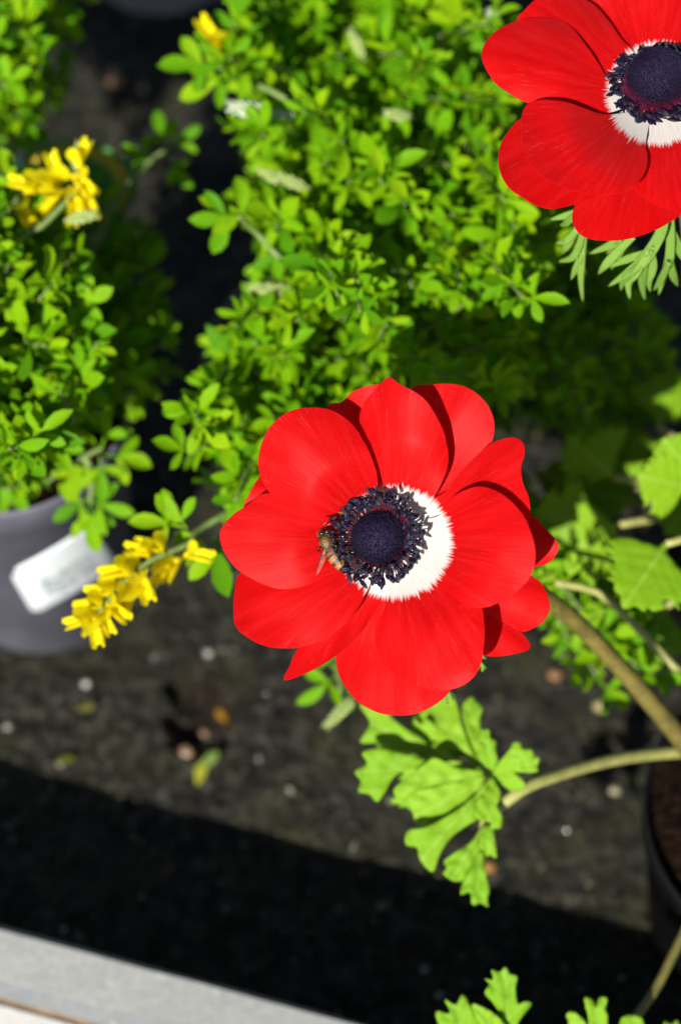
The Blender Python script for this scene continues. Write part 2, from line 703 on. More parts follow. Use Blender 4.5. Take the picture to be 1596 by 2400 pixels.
for j in range(nv):
    for i in range(nu):
        F.append((j * (nu + 1) + i, (j + 1) * (nu + 1) + i, (j + 1) * (nu + 1) + i + 1, j * (nu + 1) + i + 1))
t = NT('sticker_paper')
uvn = t.n('Attribute', attribute_name='suv').outputs['Vector']
sep = t.n('SeparateXYZ')
t.l(uvn, sep.inputs[0])
mp = t.n('Mapping')
mp.inputs['Scale'].default_value = (9, 30, 1)
t.l(uvn, mp.inputs['Vector'])
pr = t.noise(1.0, 3, mp.outputs[0])
band = t.math('MULTIPLY', t.math('GREATER_THAN', sep.outputs[1], 0.45), t.math('LESS_THAN', sep.outputs[1], 0.86))
band = t.math('MULTIPLY', band, t.math('MULTIPLY', t.math('GREATER_THAN', sep.outputs[0], 0.22), t.math('LESS_THAN', sep.outputs[0], 0.80)))
ink = t.math('MULTIPLY', band, t.ramp(pr, [(0.44, (0, 0, 0)), (0.54, (0.9, 0.9, 0.9))]))
t.base(t.mix(ink, (0.52, 0.55, 0.56), (0.16, 0.19, 0.19)))
t.set(Roughness=0.55)
me = mesh_from('sticker', V, F, t.m)
a = me.attributes.new('suv', 'FLOAT_VECTOR', 'POINT')
a.data.foreach_set('vector', [c for (u, v) in UVs for c in (u, v, 0)])
o = link('sticker', me, pot_left)
sm = o.modifiers.new('thick', 'SOLIDIFY')
sm.thickness = 0.0002
o['label'] = 'white paper sticker with faded grey print, wrapped askew'


# ------------------------------------------------------------------ broom shrubs
def leaflet_pts(L, W, fold, droop, rnd):
    ts = [0.0, 0.2, 0.42, 0.65, 0.85, 1.0]
    ws = [0.06, 0.48, 0.86, 1.0, 0.72, 0.0]
    rows = []
    for tt, w in zip(ts, ws):
        x = L * tt
        z = -droop * L * tt * tt
        hw = W * 0.5 * w
        rows.append([(x, -hw, z + hw * fold), (x, 0, z), (x, hw, z + hw * fold)])
    V, F = [], []
    for r in rows:
        V += [Vector(p) for p in r]
    for i in range(len(rows) - 1):
        for j in range(2):
            a = i * 3 + j
            F.append((a, a + 1, a + 4, a + 3))
    return V, F


def trifoliate(rnd):
    V, F = [], []
    pet = 3.0 * MM
    for k, an in enumerate((0, 62, -62)):
        L = rnd.uniform(7.6, 10.4) * MM * (1.05 if k == 0 else 0.88)
        W = L * rnd.uniform(0.34, 0.52)
        lv, lf = leaflet_pts(L, W, rnd.uniform(0.12, 0.75), rnd.uniform(-0.10, 0.35), rnd)
        m = Matrix.Translation((pet, 0, 0)) @ Matrix.Rotation(math.radians(an + rnd.uniform(-10, 10)), 4, 'Z') @ Matrix.Rotation(math.radians(rnd.uniform(-18, 14)), 4, 'Y') @ Matrix.Rotation(math.radians(rnd.uniform(-20, 20)), 4, 'X')
        b = len(V)
        V += [m @ v for v in lv]
        F += [tuple(b + i for i in f) for f in lf]
    tv, tf = tube_data([(0, 0, 0), (pet * 1.06, 0, 0.0001)], [0.00035, 0.0003], 4, False)
    b = len(V)
    V += tv
    F += [tuple(b + i for i in f) for f in tf]
    return V, F


TRI = [trifoliate(random.Random(100 + i)) for i in range(16)]
TRI_ME = [mesh_from('leaf', v, f, MAT['leaf']) for v, f in TRI]
SUNUP = (-LDIR * 0.75 + Vector((0, 0, 1)) * 0.55).normalized()


def blossom_mesh():
    V, F = [], []

    def sheet(L, W, cupx, cupy, m, n=6, k=5):
        b = len(V)
        for i in range(n + 1):
            tt = i / n
            hw = W * 0.5 * math.sin(math.pi * (0.08 + 0.92 * min(1, tt * 0.86 + 0.0))) ** 0.65
            for j in range(k + 1):
                s = j / k * 2 - 1
                V.append(m @ Vector((L * tt, hw * s, cupx * L * tt * tt + cupy * hw * s * s)))
        for i in range(n):
            for j in range(k):
                a = b + i * (k + 1) + j
                F.append((a, a + 1, a + k + 2, a + k + 1))
    RX = lambda d, ax: Matrix.Rotation(math.radians(d), 4, ax)
    sheet(9.0 * MM, 7.0 * MM, -0.22, 0.35, RX(-58, 'Y'))
    sheet(9.5 * MM, 4.2 * MM, 0.10, 0.5, Matrix.Translation((0, 1.0 * MM, 0)) @ RX(12, 'Z') @ RX(70, 'X'))
    sheet(9.5 * MM, 4.2 * MM, 0.10, 0.5, Matrix.Translation((0, -1.0 * MM, 0)) @ RX(-12, 'Z') @ RX(-70, 'X'))
    sheet(8.5 * MM, 4.0 * MM, 0.12, 1.2, RX(8, 'Y'))
    tv, tf = tube_data([(-1.6 * MM, 0, -1 * MM), (0, 0, 0), (1.8 * MM, 0, 0.2 * MM)], [0.0005, 0.0013, 0.0012], 6)
    b = len(V)
    V.extend(tv)
    F.extend([tuple(b + i for i in f) for f in tf])
    return mesh_from('blossom', V, F, MAT['yellow'])


BLOSSOM = blossom_mesh()


def spike_mesh(rnd, mat):
    V, F = [], []
    L = 11 * MM
    for i in range(44):
        tt = i / 44
        r = (1.7 * (0.35 + math.sin(math.pi * min(1, 0.15 + tt * 0.85)) * 0.65) * (1 - tt * 0.4)) * MM
        an = i * 2.4
        c = Vector((L * tt, r * 0.65 * math.cos(an), r * 0.65 * math.sin(an)))
        d = Vector((1.0, 0.55 * math.cos(an), 0.55 * math.sin(an))).normalized()
        tv, tf = tube_data([c - d * 0.8 * MM, c, c + d * 1.1 * MM, c + d * 2.0 * MM], [0.3 * MM, r * 0.40, r * 0.36, 0.12 * MM], 5)
        b = len(V)
        V += tv
        F += [tuple(b + k for k in f) for f in tf]
    tv, tf = tube_data([(-2 * MM, 0, 0), (L, 0, 0)], [0.7 * MM, 0.4 * MM], 6)
    b = len(V)
    V += tv
    F += [tuple(b + k for k in f) for f in tf]
    return mesh_from('bud_spike', V, F, mat)


SPIKE_W = spike_mesh(R, MAT['budw'])
SPIKE_G = spike_mesh(R, MAT['bud'])


def spike(sh, p_base, p_tip, white, s=1.0):
    x = p_tip - p_base
    m = M4(p_base, x, SUNUP, 1.0)
    k = x.length / (13 * MM)
    m = m @ Matrix.Diagonal((k, s, s, 1))
    link('bud_spike', SPIKE_W if white else SPIKE_G, sh, m)


def blossom(sh, p, outd, up=None, s=1.0):
    link('blossom', BLOSSOM, sh, M4(p, outd, up or SUNUP, s))


def shrub(name, label, base, soil_z, regions, seed, group='broom shrubs in pots', leaf_from=0.42, extra=()):
    rnd = random.Random(seed)
    root = Vector((base.x, base.y, soil_z))
    sh = thing(name, label, 'shrub', root, group)
    leaves = []
    for (poly, z0, z1, cnt) in regions:
        xs = [p[0] for p in poly]
        ys = [p[1] for p in poly]
        done = 0
        pts2 = []
        tries = 0
        while done < cnt and tries < cnt * 60:
            tries += 1
            x, y = rnd.uniform(min(xs), max(xs)), rnd.uniform(min(ys), max(ys))
            if not inside(poly, x, y):
                continue
            md = 55 if tries < cnt * 30 else 25
            if any((x - a) ** 2 + (y - b) ** 2 < md * md for a, b in pts2):
                continue
            pts2.append((x, y))
            done += 1
            z = rnd.uniform(z0, z1)
            tip = at_z(x, y, z)
            rt = root + Vector((rnd.uniform(-0.012, 0.012), rnd.uniform(-0.012, 0.012), -0.006))
            c1 = rt.lerp(tip, 0.35) + Vector((rnd.uniform(-0.008, 0.008), rnd.uniform(-0.008, 0.008), 0.25 * max(0, tip.z - rt.z)))
            c2 = rt.lerp(tip, 0.75) + Vector((rnd.uniform(-0.008, 0.008), rnd.uniform(-0.008, 0.008), rnd.uniform(0.0, 0.010)))
            cv = [Vector(p) for p in catmull([tuple(rt), tuple(c1), tuple(c2), tuple(tip)], 8)]
            m = len(cv)
            Vt, Ft = tube_data(cv, [0.0013 - 0.0009 * i / (m - 1) for i in range(m)], 5)
            link('twig', mesh_from('twig', Vt, Ft, MAT['twig']), sh)
            # leaves along the outer part of the twig
            ln = [0.0]
            for a, b in zip(cv[:-1], cv[1:]):
                ln.append(ln[-1] + (b - a).length)
            s = ln[-1] * leaf_from
            az = rnd.uniform(0, 6.28)
            while s < ln[-1] + 0.0005:
                i = max(1, min(m - 1, int(np.searchsorted(ln, s))))
                f = min(1, (s - ln[i - 1]) / max(1e-6, ln[i] - ln[i - 1]))
                p = cv[i - 1].lerp(cv[i], f)
                d = (cv[i] - cv[i - 1]).normalized()
                az += 2.4 + rnd.uniform(-0.4, 0.4)
                o1 = d.orthogonal().normalized()
                o2 = d.cross(o1)
                tipf = s / ln[-1]
                outd = (o1 * math.cos(az) + o2 * math.sin(az)) * (1.0 if tipf < 0.93 else 0.75) + d * 0.6 + Vector((0, 0, 0.25))
                nrm = (SUNUP + Vector((rnd.gauss(0, 0.42), rnd.gauss(0, 0.42), rnd.gauss(0, 0.3)))).normalized()
                sz = rnd.uniform(0.62, 1.10) * (1.0 if tipf < 0.95 else 0.9)
                leaves.append((p, outd.normalized(), nrm, sz))
                s += rnd.uniform(0.0034, 0.0056) * (1.0 if tipf < 0.9 else 0.7)
    for (pts, leafs) in extra:
        cv = [Vector(p) for p in catmull([tuple(p) for p in pts], 6)]
        m = len(cv)
        Vt, Ft = tube_data(cv, [0.0012 - 0.0006 * i / (m - 1) for i in range(m)], 6)
        link('twig', mesh_from('twig', Vt, Ft, MAT['twig']), sh)
        for (px_, py_, d_, ox, oy, sz) in leafs:
            p = at(px_, py_, d_)
            outd = RT * ox - UP * oy + FWD * rnd.uniform(-0.3, 0.2)
            nrm = (SUNUP + Vector((rnd.gauss(0, 0.2), rnd.gauss(0, 0.2), 0))).normalized()
            leaves.append((p, outd.normalized(), nrm, sz))
    # nearest leaves in view become single parts, the rest one mass
    vis = []
    for L in leaves:
        x, y, d = pix(L[0])
        sc_ = d + (0 if -40 < x < 1640 and -40 < y < 2440 else 5)
        vis.append(sc_)
    order = sorted(range(len(leaves)), key=lambda i: vis[i])
    SV, SF = [], []
    for rank, i in enumerate(order):
        p, outd, nrm, sz = leaves[i]
        m = M4(p, outd, nrm, sz)
        v = rnd.randrange(16)
        if rank < 295:
            link('leaf', TRI_ME[v], sh, m)
        else:
            b = len(SV)
            SV += [m @ q for q in TRI[v][0]]
            SF += [tuple(b + k for k in f) for f in TRI[v][1]]
    if SV:
        tag(link('foliage', mesh_from('foliage', SV, SF, MAT['leaf']), sh), kind='stuff')
    return sh


# centre shrub, far half
g = 'broom shrubs in pots'
far = [([(1180, 560), (1330, 580), (1500, 640), (1520, 900), (1500, 1020), (1250, 1000), (1180, 800)], 0.075, 0.125, 30),
       ([(500, -60), (500, 160), (560, 300), (640, 420), (560, 480), (640, 640), (700, 760), (1250, 700), (1330, 560), (1240, 480), (1200, 300), (1150, 200), (1200, -60)], 0.150, 0.200, 84),
       ([(560, -40), (600, 420), (640, 700), (1300, 700), (1400, 500), (1250, 100), (1250, -40)], 0.100, 0.150, 42),
       ([(1200, 560), (1330, 560), (1560, 720), (1590, 900), (1300, 860)], 0.07, 0.12, 20)]
ext = [([(at_z(860, 560, 0.09)), at(700, 620, .585), at(600, 545, .575), at(560, 505, .568)],
        [(592, 515, .57, -1, -0.5, 1.15), (560, 505, .568, -1, 0.15, 1.15), (640, 575, .58, 0.2, 1, 0.9)]),
       ([(at_z(860, 560, 0.09)), at(720, 280, .60), at(560, 180, .60), at(500, 150, .598)],
        [(540, 175, .60, -1, 0.5, 1.2), (520, 160, .60, -0.8, -1, 1.0), (505, 150, .598, -1, 0.1, 1.2)]),
       ]
shA = shrub('broom_shrub', 'dense bright green broom shrub reaching up beside the sky-facing anemone', CP1, 0.08, far, 11, g, 0.40, ext)
blossom(shA, at(508, 100, .598), (RT * -0.4 + UP * 0.5 - FWD * 0.5), -FWD, 1.0)
blossom(shA, at(540, 112, .598), (RT * -0.6 - UP * 0.5 - FWD * 0.5), -FWD, 0.9)
spike(shA, at(640, 268, .585), at(522, 246, .58), True, 1.3)
spike(shA, at(690, 274, .590), at(640, 268, .585), True, 0.9)
spike(shA, at(710, 436, .585), at(590, 398, .58), False, 1.0)
spike(shA, at(680, 682, .58), at(570, 672, .575), False, 0.9)
spike(shA, at(950, 640, .578), at(845, 605, .572), False, 0.85)
spike(shA, at(960, 275, .59), at(895, 262, .585), False, 0.9)
spike(shA, at(850, 130, .60), at(815, 60, .595), False, 0.8)
spike(shA, at(1160, 60, .60), at(1150, 15, .595), True, 1.0)

# centre shrub, near half
near = [([(640, 700), (520, 720), (480, 800), (520, 900), (490, 960), (440, 1010), (440, 1070), (510, 1170), (580, 1240), (700, 1200), (900, 1000), (1250, 900), (1250, 700)], 0.125, 0.180, 62),
        ([(640, 700), (560, 800), (530, 1000), (540, 1180), (640, 1230), (1250, 1100), (1330, 850), (1250, 720)], 0.08, 0.125, 34),
        ([(1280, 1380), (1380, 1360), (1520, 1440), (1540, 1600), (1400, 1600), (1300, 1520)], 0.07, 0.12, 12)]
ext2 = [([at_z(790, 1180, 0.09), at(600, 1180, .57), at(470, 1240, .555), at(440, 1275, .55), at(330, 1330, .545), at(200, 1470, .54)],
         [(430, 1235, .553, -1, -0.2, 1.25), (440, 1240, .553, -0.7, -1.0, 0.9), (500, 1255, .556, 0.3, 1, 1.3), (520, 1225, .556, 0.8, -0.6, 1.0), (470, 1240, .555, -0.5, 1, 0.8)]),
        ([at_z(790, 1180, 0.09), at(780, 1450, .61), at(790, 1560, .595), at(800, 1620, .59)],
         [(785, 1570, .594, -0.6, -0.7, 1.0), (790, 1580, .594, -0.7, 0.6, 1.1), (800, 1600, .592, 0.8, 0.5, 0.9)]),
        ]
shB = shrub('broom_shrub', 'green broom shrub trailing a yellow flower spray over the labelled pot', CP2, 0.08, near, 23, g, 0.40, ext2)
spike(shB, at(825, 1640, .588), at(755, 1712, .583), False, 0.9)
spike(shB, at(940, 860, .57), at(905, 905, .565), False, 0.8)
# the yellow spray hanging over the bare ground
sp = [Vector(p) for p in catmull([tuple(at(440, 1275, .55)), tuple(at(330, 1330, .545)), tuple(at(200, 1470, .54))], 10)]
rb = random.Random(5)
for (x, y, ox, oy, s) in [(385, 1290, -1, -0.2, 1.05), (420, 1310, -0.5, 0.9, 1.0), (440, 1300, 0.9, 0.1, 0.95), (350, 1300, -1, -0.3, 0.9), (395, 1330, -0.8, 0.9, 0.8),
                          (330, 1340, -1, 0.0, 1.1), (330, 1345, 0.4, 1, 1.1), (300, 1340, -1, 0.1, 1.0), (310, 1365, -0.3, 1, 1.15), (275, 1385, -1, 0.1, 1.05), (280, 1390, 0.3, 1, 1.0),
                          (245, 1420, -1, 0.1, 1.0), (255, 1420, 0.8, 0.5, 0.95), (230, 1430, -0.3, 1, 1.0), (215, 1450, -1, 0.25, 0.9), (222, 1450, 0.2, 1, 0.95), (240, 1440, 0.5, 0.9, 0.8)]:
    d = 0.553 - 0.013 * (440 - x) / 240 + rb.uniform(-.003, .002)
    blossom(shB, at(x, y, d), (RT * ox - UP * oy - FWD * rb.uniform(0.2, 0.6)), (-FWD + UP * 0.5 - RT * rb.uniform(-.2, .5)), s * 0.84)

# left shrub above the labelled pot
left = [([(-420, 650), (-60, 650), (-60, 1250), (-420, 1250)], 0.13, 0.20, 26),  # twigs outside the view, added to throw shade across the gap
        ([(-300, 300), (-40, 380), (60, 640), (-300, 640)], 0.15, 0.20, 14),
        ([(-150, 960), (80, 940), (180, 1000), (150, 1080), (90, 1140), (-150, 1190)], 0.118, 0.150, 20),
        ([(-150, 640), (200, 660), (230, 900), (60, 1100), (-150, 1100)], 0.16, 0.195, 14),
        ([(-200, 620), (150, 640), (240, 740), (240, 860), (120, 1000), (60, 1100), (-200, 1120)], 0.150, 0.185, 30),
        ([(-200, 380), (120, 420), (200, 500), (160, 640), (-200, 640)], 0.150, 0.185, 24),
        ([(-150, 420), (250, 430), (330, 560), (350, 760), (370, 880), (300, 940), (190, 980), (60, 1120), (-150, 1130)], 0.09, 0.14, 40),
        ([(210, 520), (370, 560), (420, 900), (330, 960), (240, 900)], 0.10, 0.135, 20)]
ext3 = [([at_z(20, 1180, 0.10), at(120, 1120, .60), at(200, 1070, .595), at(240, 1050, .592)],
         [(240, 1050, .592, 0.3, -1, 1.2), (245, 1065, .592, 1, 0.2, 1.2), (235, 1070, .592, 0.1, 1, 1.0), (200, 1072, .595, -0.3, 1, 1.0)]),
        ([at(200, 1070, .595), at(215, 1110, .596), at(215, 1150, .597), at(212, 1180, .597)],
         [(214, 1165, .597, -0.9, 0.5, 1.1), (212, 1175, .597, 0.9, 0.3, 1.0), (212, 1180, .597, 0.1, 1, 1.1)]),
        ([at_z(40, 1060, 0.10), at(250, 520, .63), at(340, 390, .63), at(400, 345, .632)],
         [(395, 350, .632, -0.4, -1, 0.95), (400, 345, .632, 0.7, -0.5, 0.8), (400, 370, .632, 0.7, 0.9, 0.8), (360, 380, .631, -0.8, -0.3, 0.8)])]
shL = shrub('broom_shrub', 'green broom shrub growing from the grey pot with the white sticker', LP, 0.096, left, 31, g, 0.42, ext3)
for (x, y, ox, oy, s) in [(125, 440, -1, 0.1, .9), (140, 425, -0.3, -1, .9), (165, 445, 0.3, 0.8, .95), (175, 415, 0.8, 0.8, .9), (198, 455, 0.4, 0.9, .9), (185, 470, -0.2, 1, .85), (85, 445, -1, -0.3, .85), (140, 455, -0.7, 0.8, .85), (185, 385, 0.4, -0.8, 0.8), (40, 480, 0.6, 0.8, .95)]:
    blossom(shL, at(x, y, .575 + rb.uniform(-.004, .004)), (RT * ox - UP * oy - FWD * 0.4), (-FWD + UP * 0.4), s)
tube('twig', [at_z(20, 1100, 0.10), at(-10, 780, .575), at(40, 580, .572), at(110, 520, .572), at(180, 440, .573), at(160, 400, .576)], 0.0014, 0.0006, MAT['twig'], shL, 6)
tube('twig', [at(-10, 780, .575), at(-40, 600, .573), at(20, 500, .574), at(60, 440, .577)], 0.0010, 0.0006, MAT['twig'], shL, 6)
spike(shL, at(180, 395, .575), at(188, 325, .57), False, 0.9)
spike(shL, at(165, 515, .572), at(238, 500, .568), False, 0.9)
spike(shL, at(112, 945, .572), at(105, 880, .568), False, 0.8)
spike(shL, at(75, 1090, .58), at(38, 1030, .575), True, 0.7)

# shrub in the far corner of the bed
ul = [([(-250, -120), (60, -120), (150, 40), (130, 200), (60, 330), (-250, 330)], 0.13, 0.18, 34),
      ([(-250, -100), (140, -100), (215, 80), (200, 250), (60, 380), (-250, 380)], 0.08, 0.13, 26)]
shU = shrub('broom_shrub', 'small-leaved broom shrub partly in shade behind the yellow flower cluster', UP1, 0.08, ul, 43, g, 0.42)
blossom(shU, at(85, 75, .67), (RT * -0.5 - UP * 0.5 - FWD * 0.5), -FWD, 1.0)
blossom(shU, at(110, 0, .68), (RT * -0.5 + UP * 0.3 - FWD * 0.5), -FWD, 1.0)
spike(shU, at(10, 90, .66), at(16, 10, .655), False, 0.9)


# ------------------------------------------------------------------ anemone flowers
def petal(parent, outline, cx, cy, D, tx, ty, ringr, layer, cup=6.0, curl=0.0, trans=0.0, seed=0, fold=0.0):
    s = FPX / D * MM                      # pixels per millimetre at the flower
    ol = resample(catmull(outline, 6, True), 9.0)
    rnd = random.Random(seed)
    ol = ol + np.array([[1.1 * noise.noise(Vector((p[0] * .03, p[1] * .03, seed))), 1.1 * noise.noise(Vector((p[0] * .03, p[1] * .03, seed + 50)))] for p in ol])
    n = len(ol)
    pts = [Vector((p[0], p[1])) for p in ol]
    mn, mx = ol.min(0), ol.max(0)
    st = 12.0
    y, row = mn[1], 0
    while y < mx[1]:
        x = mn[0] + (st / 2 if row % 2 else 0)
        while x < mx[0]:
            if inside(ol, x, y) and np.min(np.sum((ol - (x, y)) ** 2, 1)) > 36:
                pts.append(Vector((x, y)))
            x += st
        y += st * 0.87
        row += 1
    edges = [(i, (i + 1) % n) for i in range(n)]
    v2, _, f2, *_ = delaunay_2d_cdt(pts, edges, [], 1, 1e-4)
    ctr = ol.mean(0)
    ax = np.array((ctr[0] - cx, ctr[1] - cy))
    al = np.linalg.norm(ax) + 1e-6
    ax = ax / al
    la = (ol - (cx, cy)) @ ax
    lmax = la.max()
    lat = (ol - (cx, cy)) @ np.array((-ax[1], ax[0]))
    wmid, whalf = (lat.max() + lat.min()) / 2, (lat.max() - lat.min()) / 2 + 1e-6
    V, RRa, AN = [], [], []
    for q in v2:
        X, Y = (q.x - cx) / s, -(q.y - cy) / s
        r = math.hypot(X, Y)
        k = max(0, min(1, (r - 5) / 19.0))
        k = k * k * (3 - 2 * k)
        lo = ((q.x - cx) * ax[0] + (q.y - cy) * ax[1]) / lmax
        tl = ((q.x - cx) * -ax[1] + (q.y - cy) * ax[0] - wmid) / whalf
        Z = X * tx + Y * ty
        Z += cup * (r / 36.0) ** 1.3
        Z += layer * 1.45 * k
        Z += (trans - 2.6) * tl * tl * k
        Z -= curl * max(0, lo - 0.66) ** 2 * 9
        Z += fold * tl * k
        Z += k * (0.45 * noise.noise(Vector((q.x * 0.013, q.y * 0.013, seed * 1.7))) + 0.15 * noise.noise(Vector((math.atan2(Y, X) * 9, r * 0.02, seed * 3.1))))
        V.append(at(q.x, q.y, D - Z * MM))
        RRa.append(math.hypot(q.x - cx, q.y - cy) / ringr)
        AN.append(math.atan2(Y, X) + seed * 0.37)
    F = [tuple(f) for f in f2]
    # keep only faces inside, oriented to the viewer
    me = mesh_from('petal', V, F, MAT['petal'])
    for nm, dat in (('rr', RRa), ('ang', AN)):
        a = me.attributes.new(nm, 'FLOAT', 'POINT')
        a.data.foreach_set('value', dat)
    cnt = {}
    for pl in me.polygons:
        for ek in pl.edge_keys:
            cnt[ek] = cnt.get(ek, 0) + 1
    for e in me.edges:
        if cnt.get(tuple(sorted(e.vertices)), 0) == 1:
            e.use_edge_sharp = True
    o = link('petal', me, parent)
    sm = o.modifiers.new('thick', 'SOLIDIFY')
    sm.thickness = 0.00012
    sm.offset = 0
    return o


def stamen_mesh(rnd, out, hgt):
    V, F = [], []
    b0 = Vector((5.2 * MM, 0, 0.5 * MM))
    tipp = Vector((out, rnd.uniform(-.4, .4) * MM, hgt))
    mid = b0.lerp(tipp, 0.5) + Vector((0, 0, 0.8 * MM))
    pts = catmull([tuple(b0), tuple(mid), tuple(tipp)], 3)
    tv, tf = tube_data(pts, 0.00014, 4)
    V += tv
    F += tf
    nf = len(tf)
    # anther: flattened two-lobed grain
    ax = Vector((rnd.uniform(0.1, 1.0), rnd.uniform(-0.75, 0.75), rnd.uniform(-0.2, 0.5))).normalized()
    nz = Vector((rnd.uniform(-0.3, 0.3), rnd.uniform(-0.4, 0.4), 1))
    m = M4(tipp, ax, nz)
    L = rnd.uniform(1.7, 2.7) * MM
    for sgn in (-1, 1):
        pts, rad = [], []
        for i in range(6):
            tt = i / 5
            pts.append(m @ Vector((L * (tt - 0.35), sgn * 0.20 * MM * math.sin(math.pi * tt), 0.12 * MM * math.sin(math.pi * tt))))
            rad.append((0.08 + 0.25 * math.sin(math.pi * (0.08 + 0.84 * tt))) * MM)
        tv, tf = tube_data(pts, rad, 6)
        b = len(V)
        V += tv
        F += [tuple(b + i for i in f) for f in tf]
    me = mesh_from('stamen', V, F, None)
    me.materials.append(MAT['filament'])
    me.materials.append(MAT['anther'])
    me.polygons.foreach_set('material_index', [0 if i < nf else 1 for i in range(len(me.polygons))])
    return me


MAT['filament'] = simple('filament', (0.07, 0.005, 0.015), 0.5, 0.2, 300, 0)
ST_ME = []
rs = random.Random(77)
for k in range(24):
    ring = k % 3
    ST_ME.append(stamen_mesh(rs, (7.3, 8.7, 10.0)[ring] * MM + rs.uniform(-.6, .7) * MM, (4.4, 5.0, 4.6)[ring] * MM + rs.uniform(-.9, 1.0) * MM))
MAT['recept'] = simple('receptacle', (0.05, 0.004, 0.012), 0.6, 0.3, 500, 0.2)


def flower_centre(parent, origin, nrm, rad, hgt, n_st, seed, sscale=1.0, hairs=5200, squash=1.0, sz=1.0):
    rnd = random.Random(seed)
    x = (RT - nrm * RT.dot(nrm)).normalized()
    m = M4(origin, x, nrm)
    # pistil dome
    prof = []
    for i in range(13):
        a = math.pi / 2 * i / 12
        prof.append((max(0.0002, rad * math.cos(a) ** 0.85 * (1.0 if i else 0.9)), hgt * 0.28 + hgt * 0.72 * math.sin(a)))
    prof = [(rad * 0.72, -1.5 * MM), (rad * 0.74, 0.2 * MM), (rad * 0.8, hgt * 0.15)] + prof
    V, F = lathe_data(prof, 40)
    V = [(vx, vy * squash, vz) for vx, vy, vz in V]
    hh = [max(0, min(1, v[2] / hgt)) for v in V]
    me = mesh_from('pistil_dome', V, F, MAT['dome'])
    a = me.attributes.new('hh', 'FLOAT', 'POINT')
    a.data.foreach_set('value', hh)
    dome = link('pistil_dome', me, parent, m)
    # bristles
    HV, HF, HH = [], [], []
    for i in range(hairs):
        u = rnd.random()
        v = 1 - u * 0.98
        z = hgt * 0.10 + hgt * 0.9 * v
        a = math.asin(max(0, min(1, (z - hgt * 0.28) / (hgt * 0.72)))) if z > hgt * 0.28 else 0
        rr = rad * max(0.02, math.cos(a)) ** 0.85
        th = i * 2.399963
        p = Vector((rr * math.cos(th), rr * math.sin(th) * squash, z))
        nd = Vector((math.cos(th) * math.cos(a) / rad, math.sin(th) * math.cos(a) / rad, math.sin(a) / hgt + 0.02 / rad)).normalized()
        nd = (nd + Vector((rnd.gauss(0, .22), rnd.gauss(0, .22), 0.25))).normalized()
        L = rnd.uniform(0.35, 0.8) * MM
        sd = nd.orthogonal().normalized() * 0.10 * MM
        sd2 = nd.cross(sd)
        b = len(HV)
        HV += [p + sd, p - sd * 0.5 + sd2 * 0.86, p - sd * 0.5 - sd2 * 0.86, p + nd * L]
        HF += [(b, b + 1, b + 3), (b + 1, b + 2, b + 3), (b + 2, b, b + 3)]
        HH += [z / hgt] * 4
    me = mesh_from('pistil_bristles', HV, HF, MAT['dome'], False)
    a = me.attributes.new('hh', 'FLOAT', 'POINT')
    a.data.foreach_set('value', HH)
    tag(link('pistil_bristles', me, dome, m), kind='stuff')
    # receptacle disc
    V, F = lathe_data([(0.0003, 1.0 * MM), (rad * 0.95, 0.8 * MM), (rad * 1.05, 0.2 * MM), (rad * 0.7, -1.6 * MM), (0.0004, -3.5 * MM)], 32)
    link('receptacle', mesh_from('receptacle', V, F, MAT['recept']), parent, m)
    for k in range(n_st):
        th = 2 * math.pi * (k + rnd.uniform(-0.4, 0.4)) / n_st
        v = rnd.randrange(24)
        s = sscale * rnd.uniform(0.93, 1.07)
        mm = m @ Matrix.Rotation(th, 4, 'Z') @ Matrix.Diagonal((s, s, s * sz, 1))
        link('stamen', ST_ME[v], dome, mm)
    return m


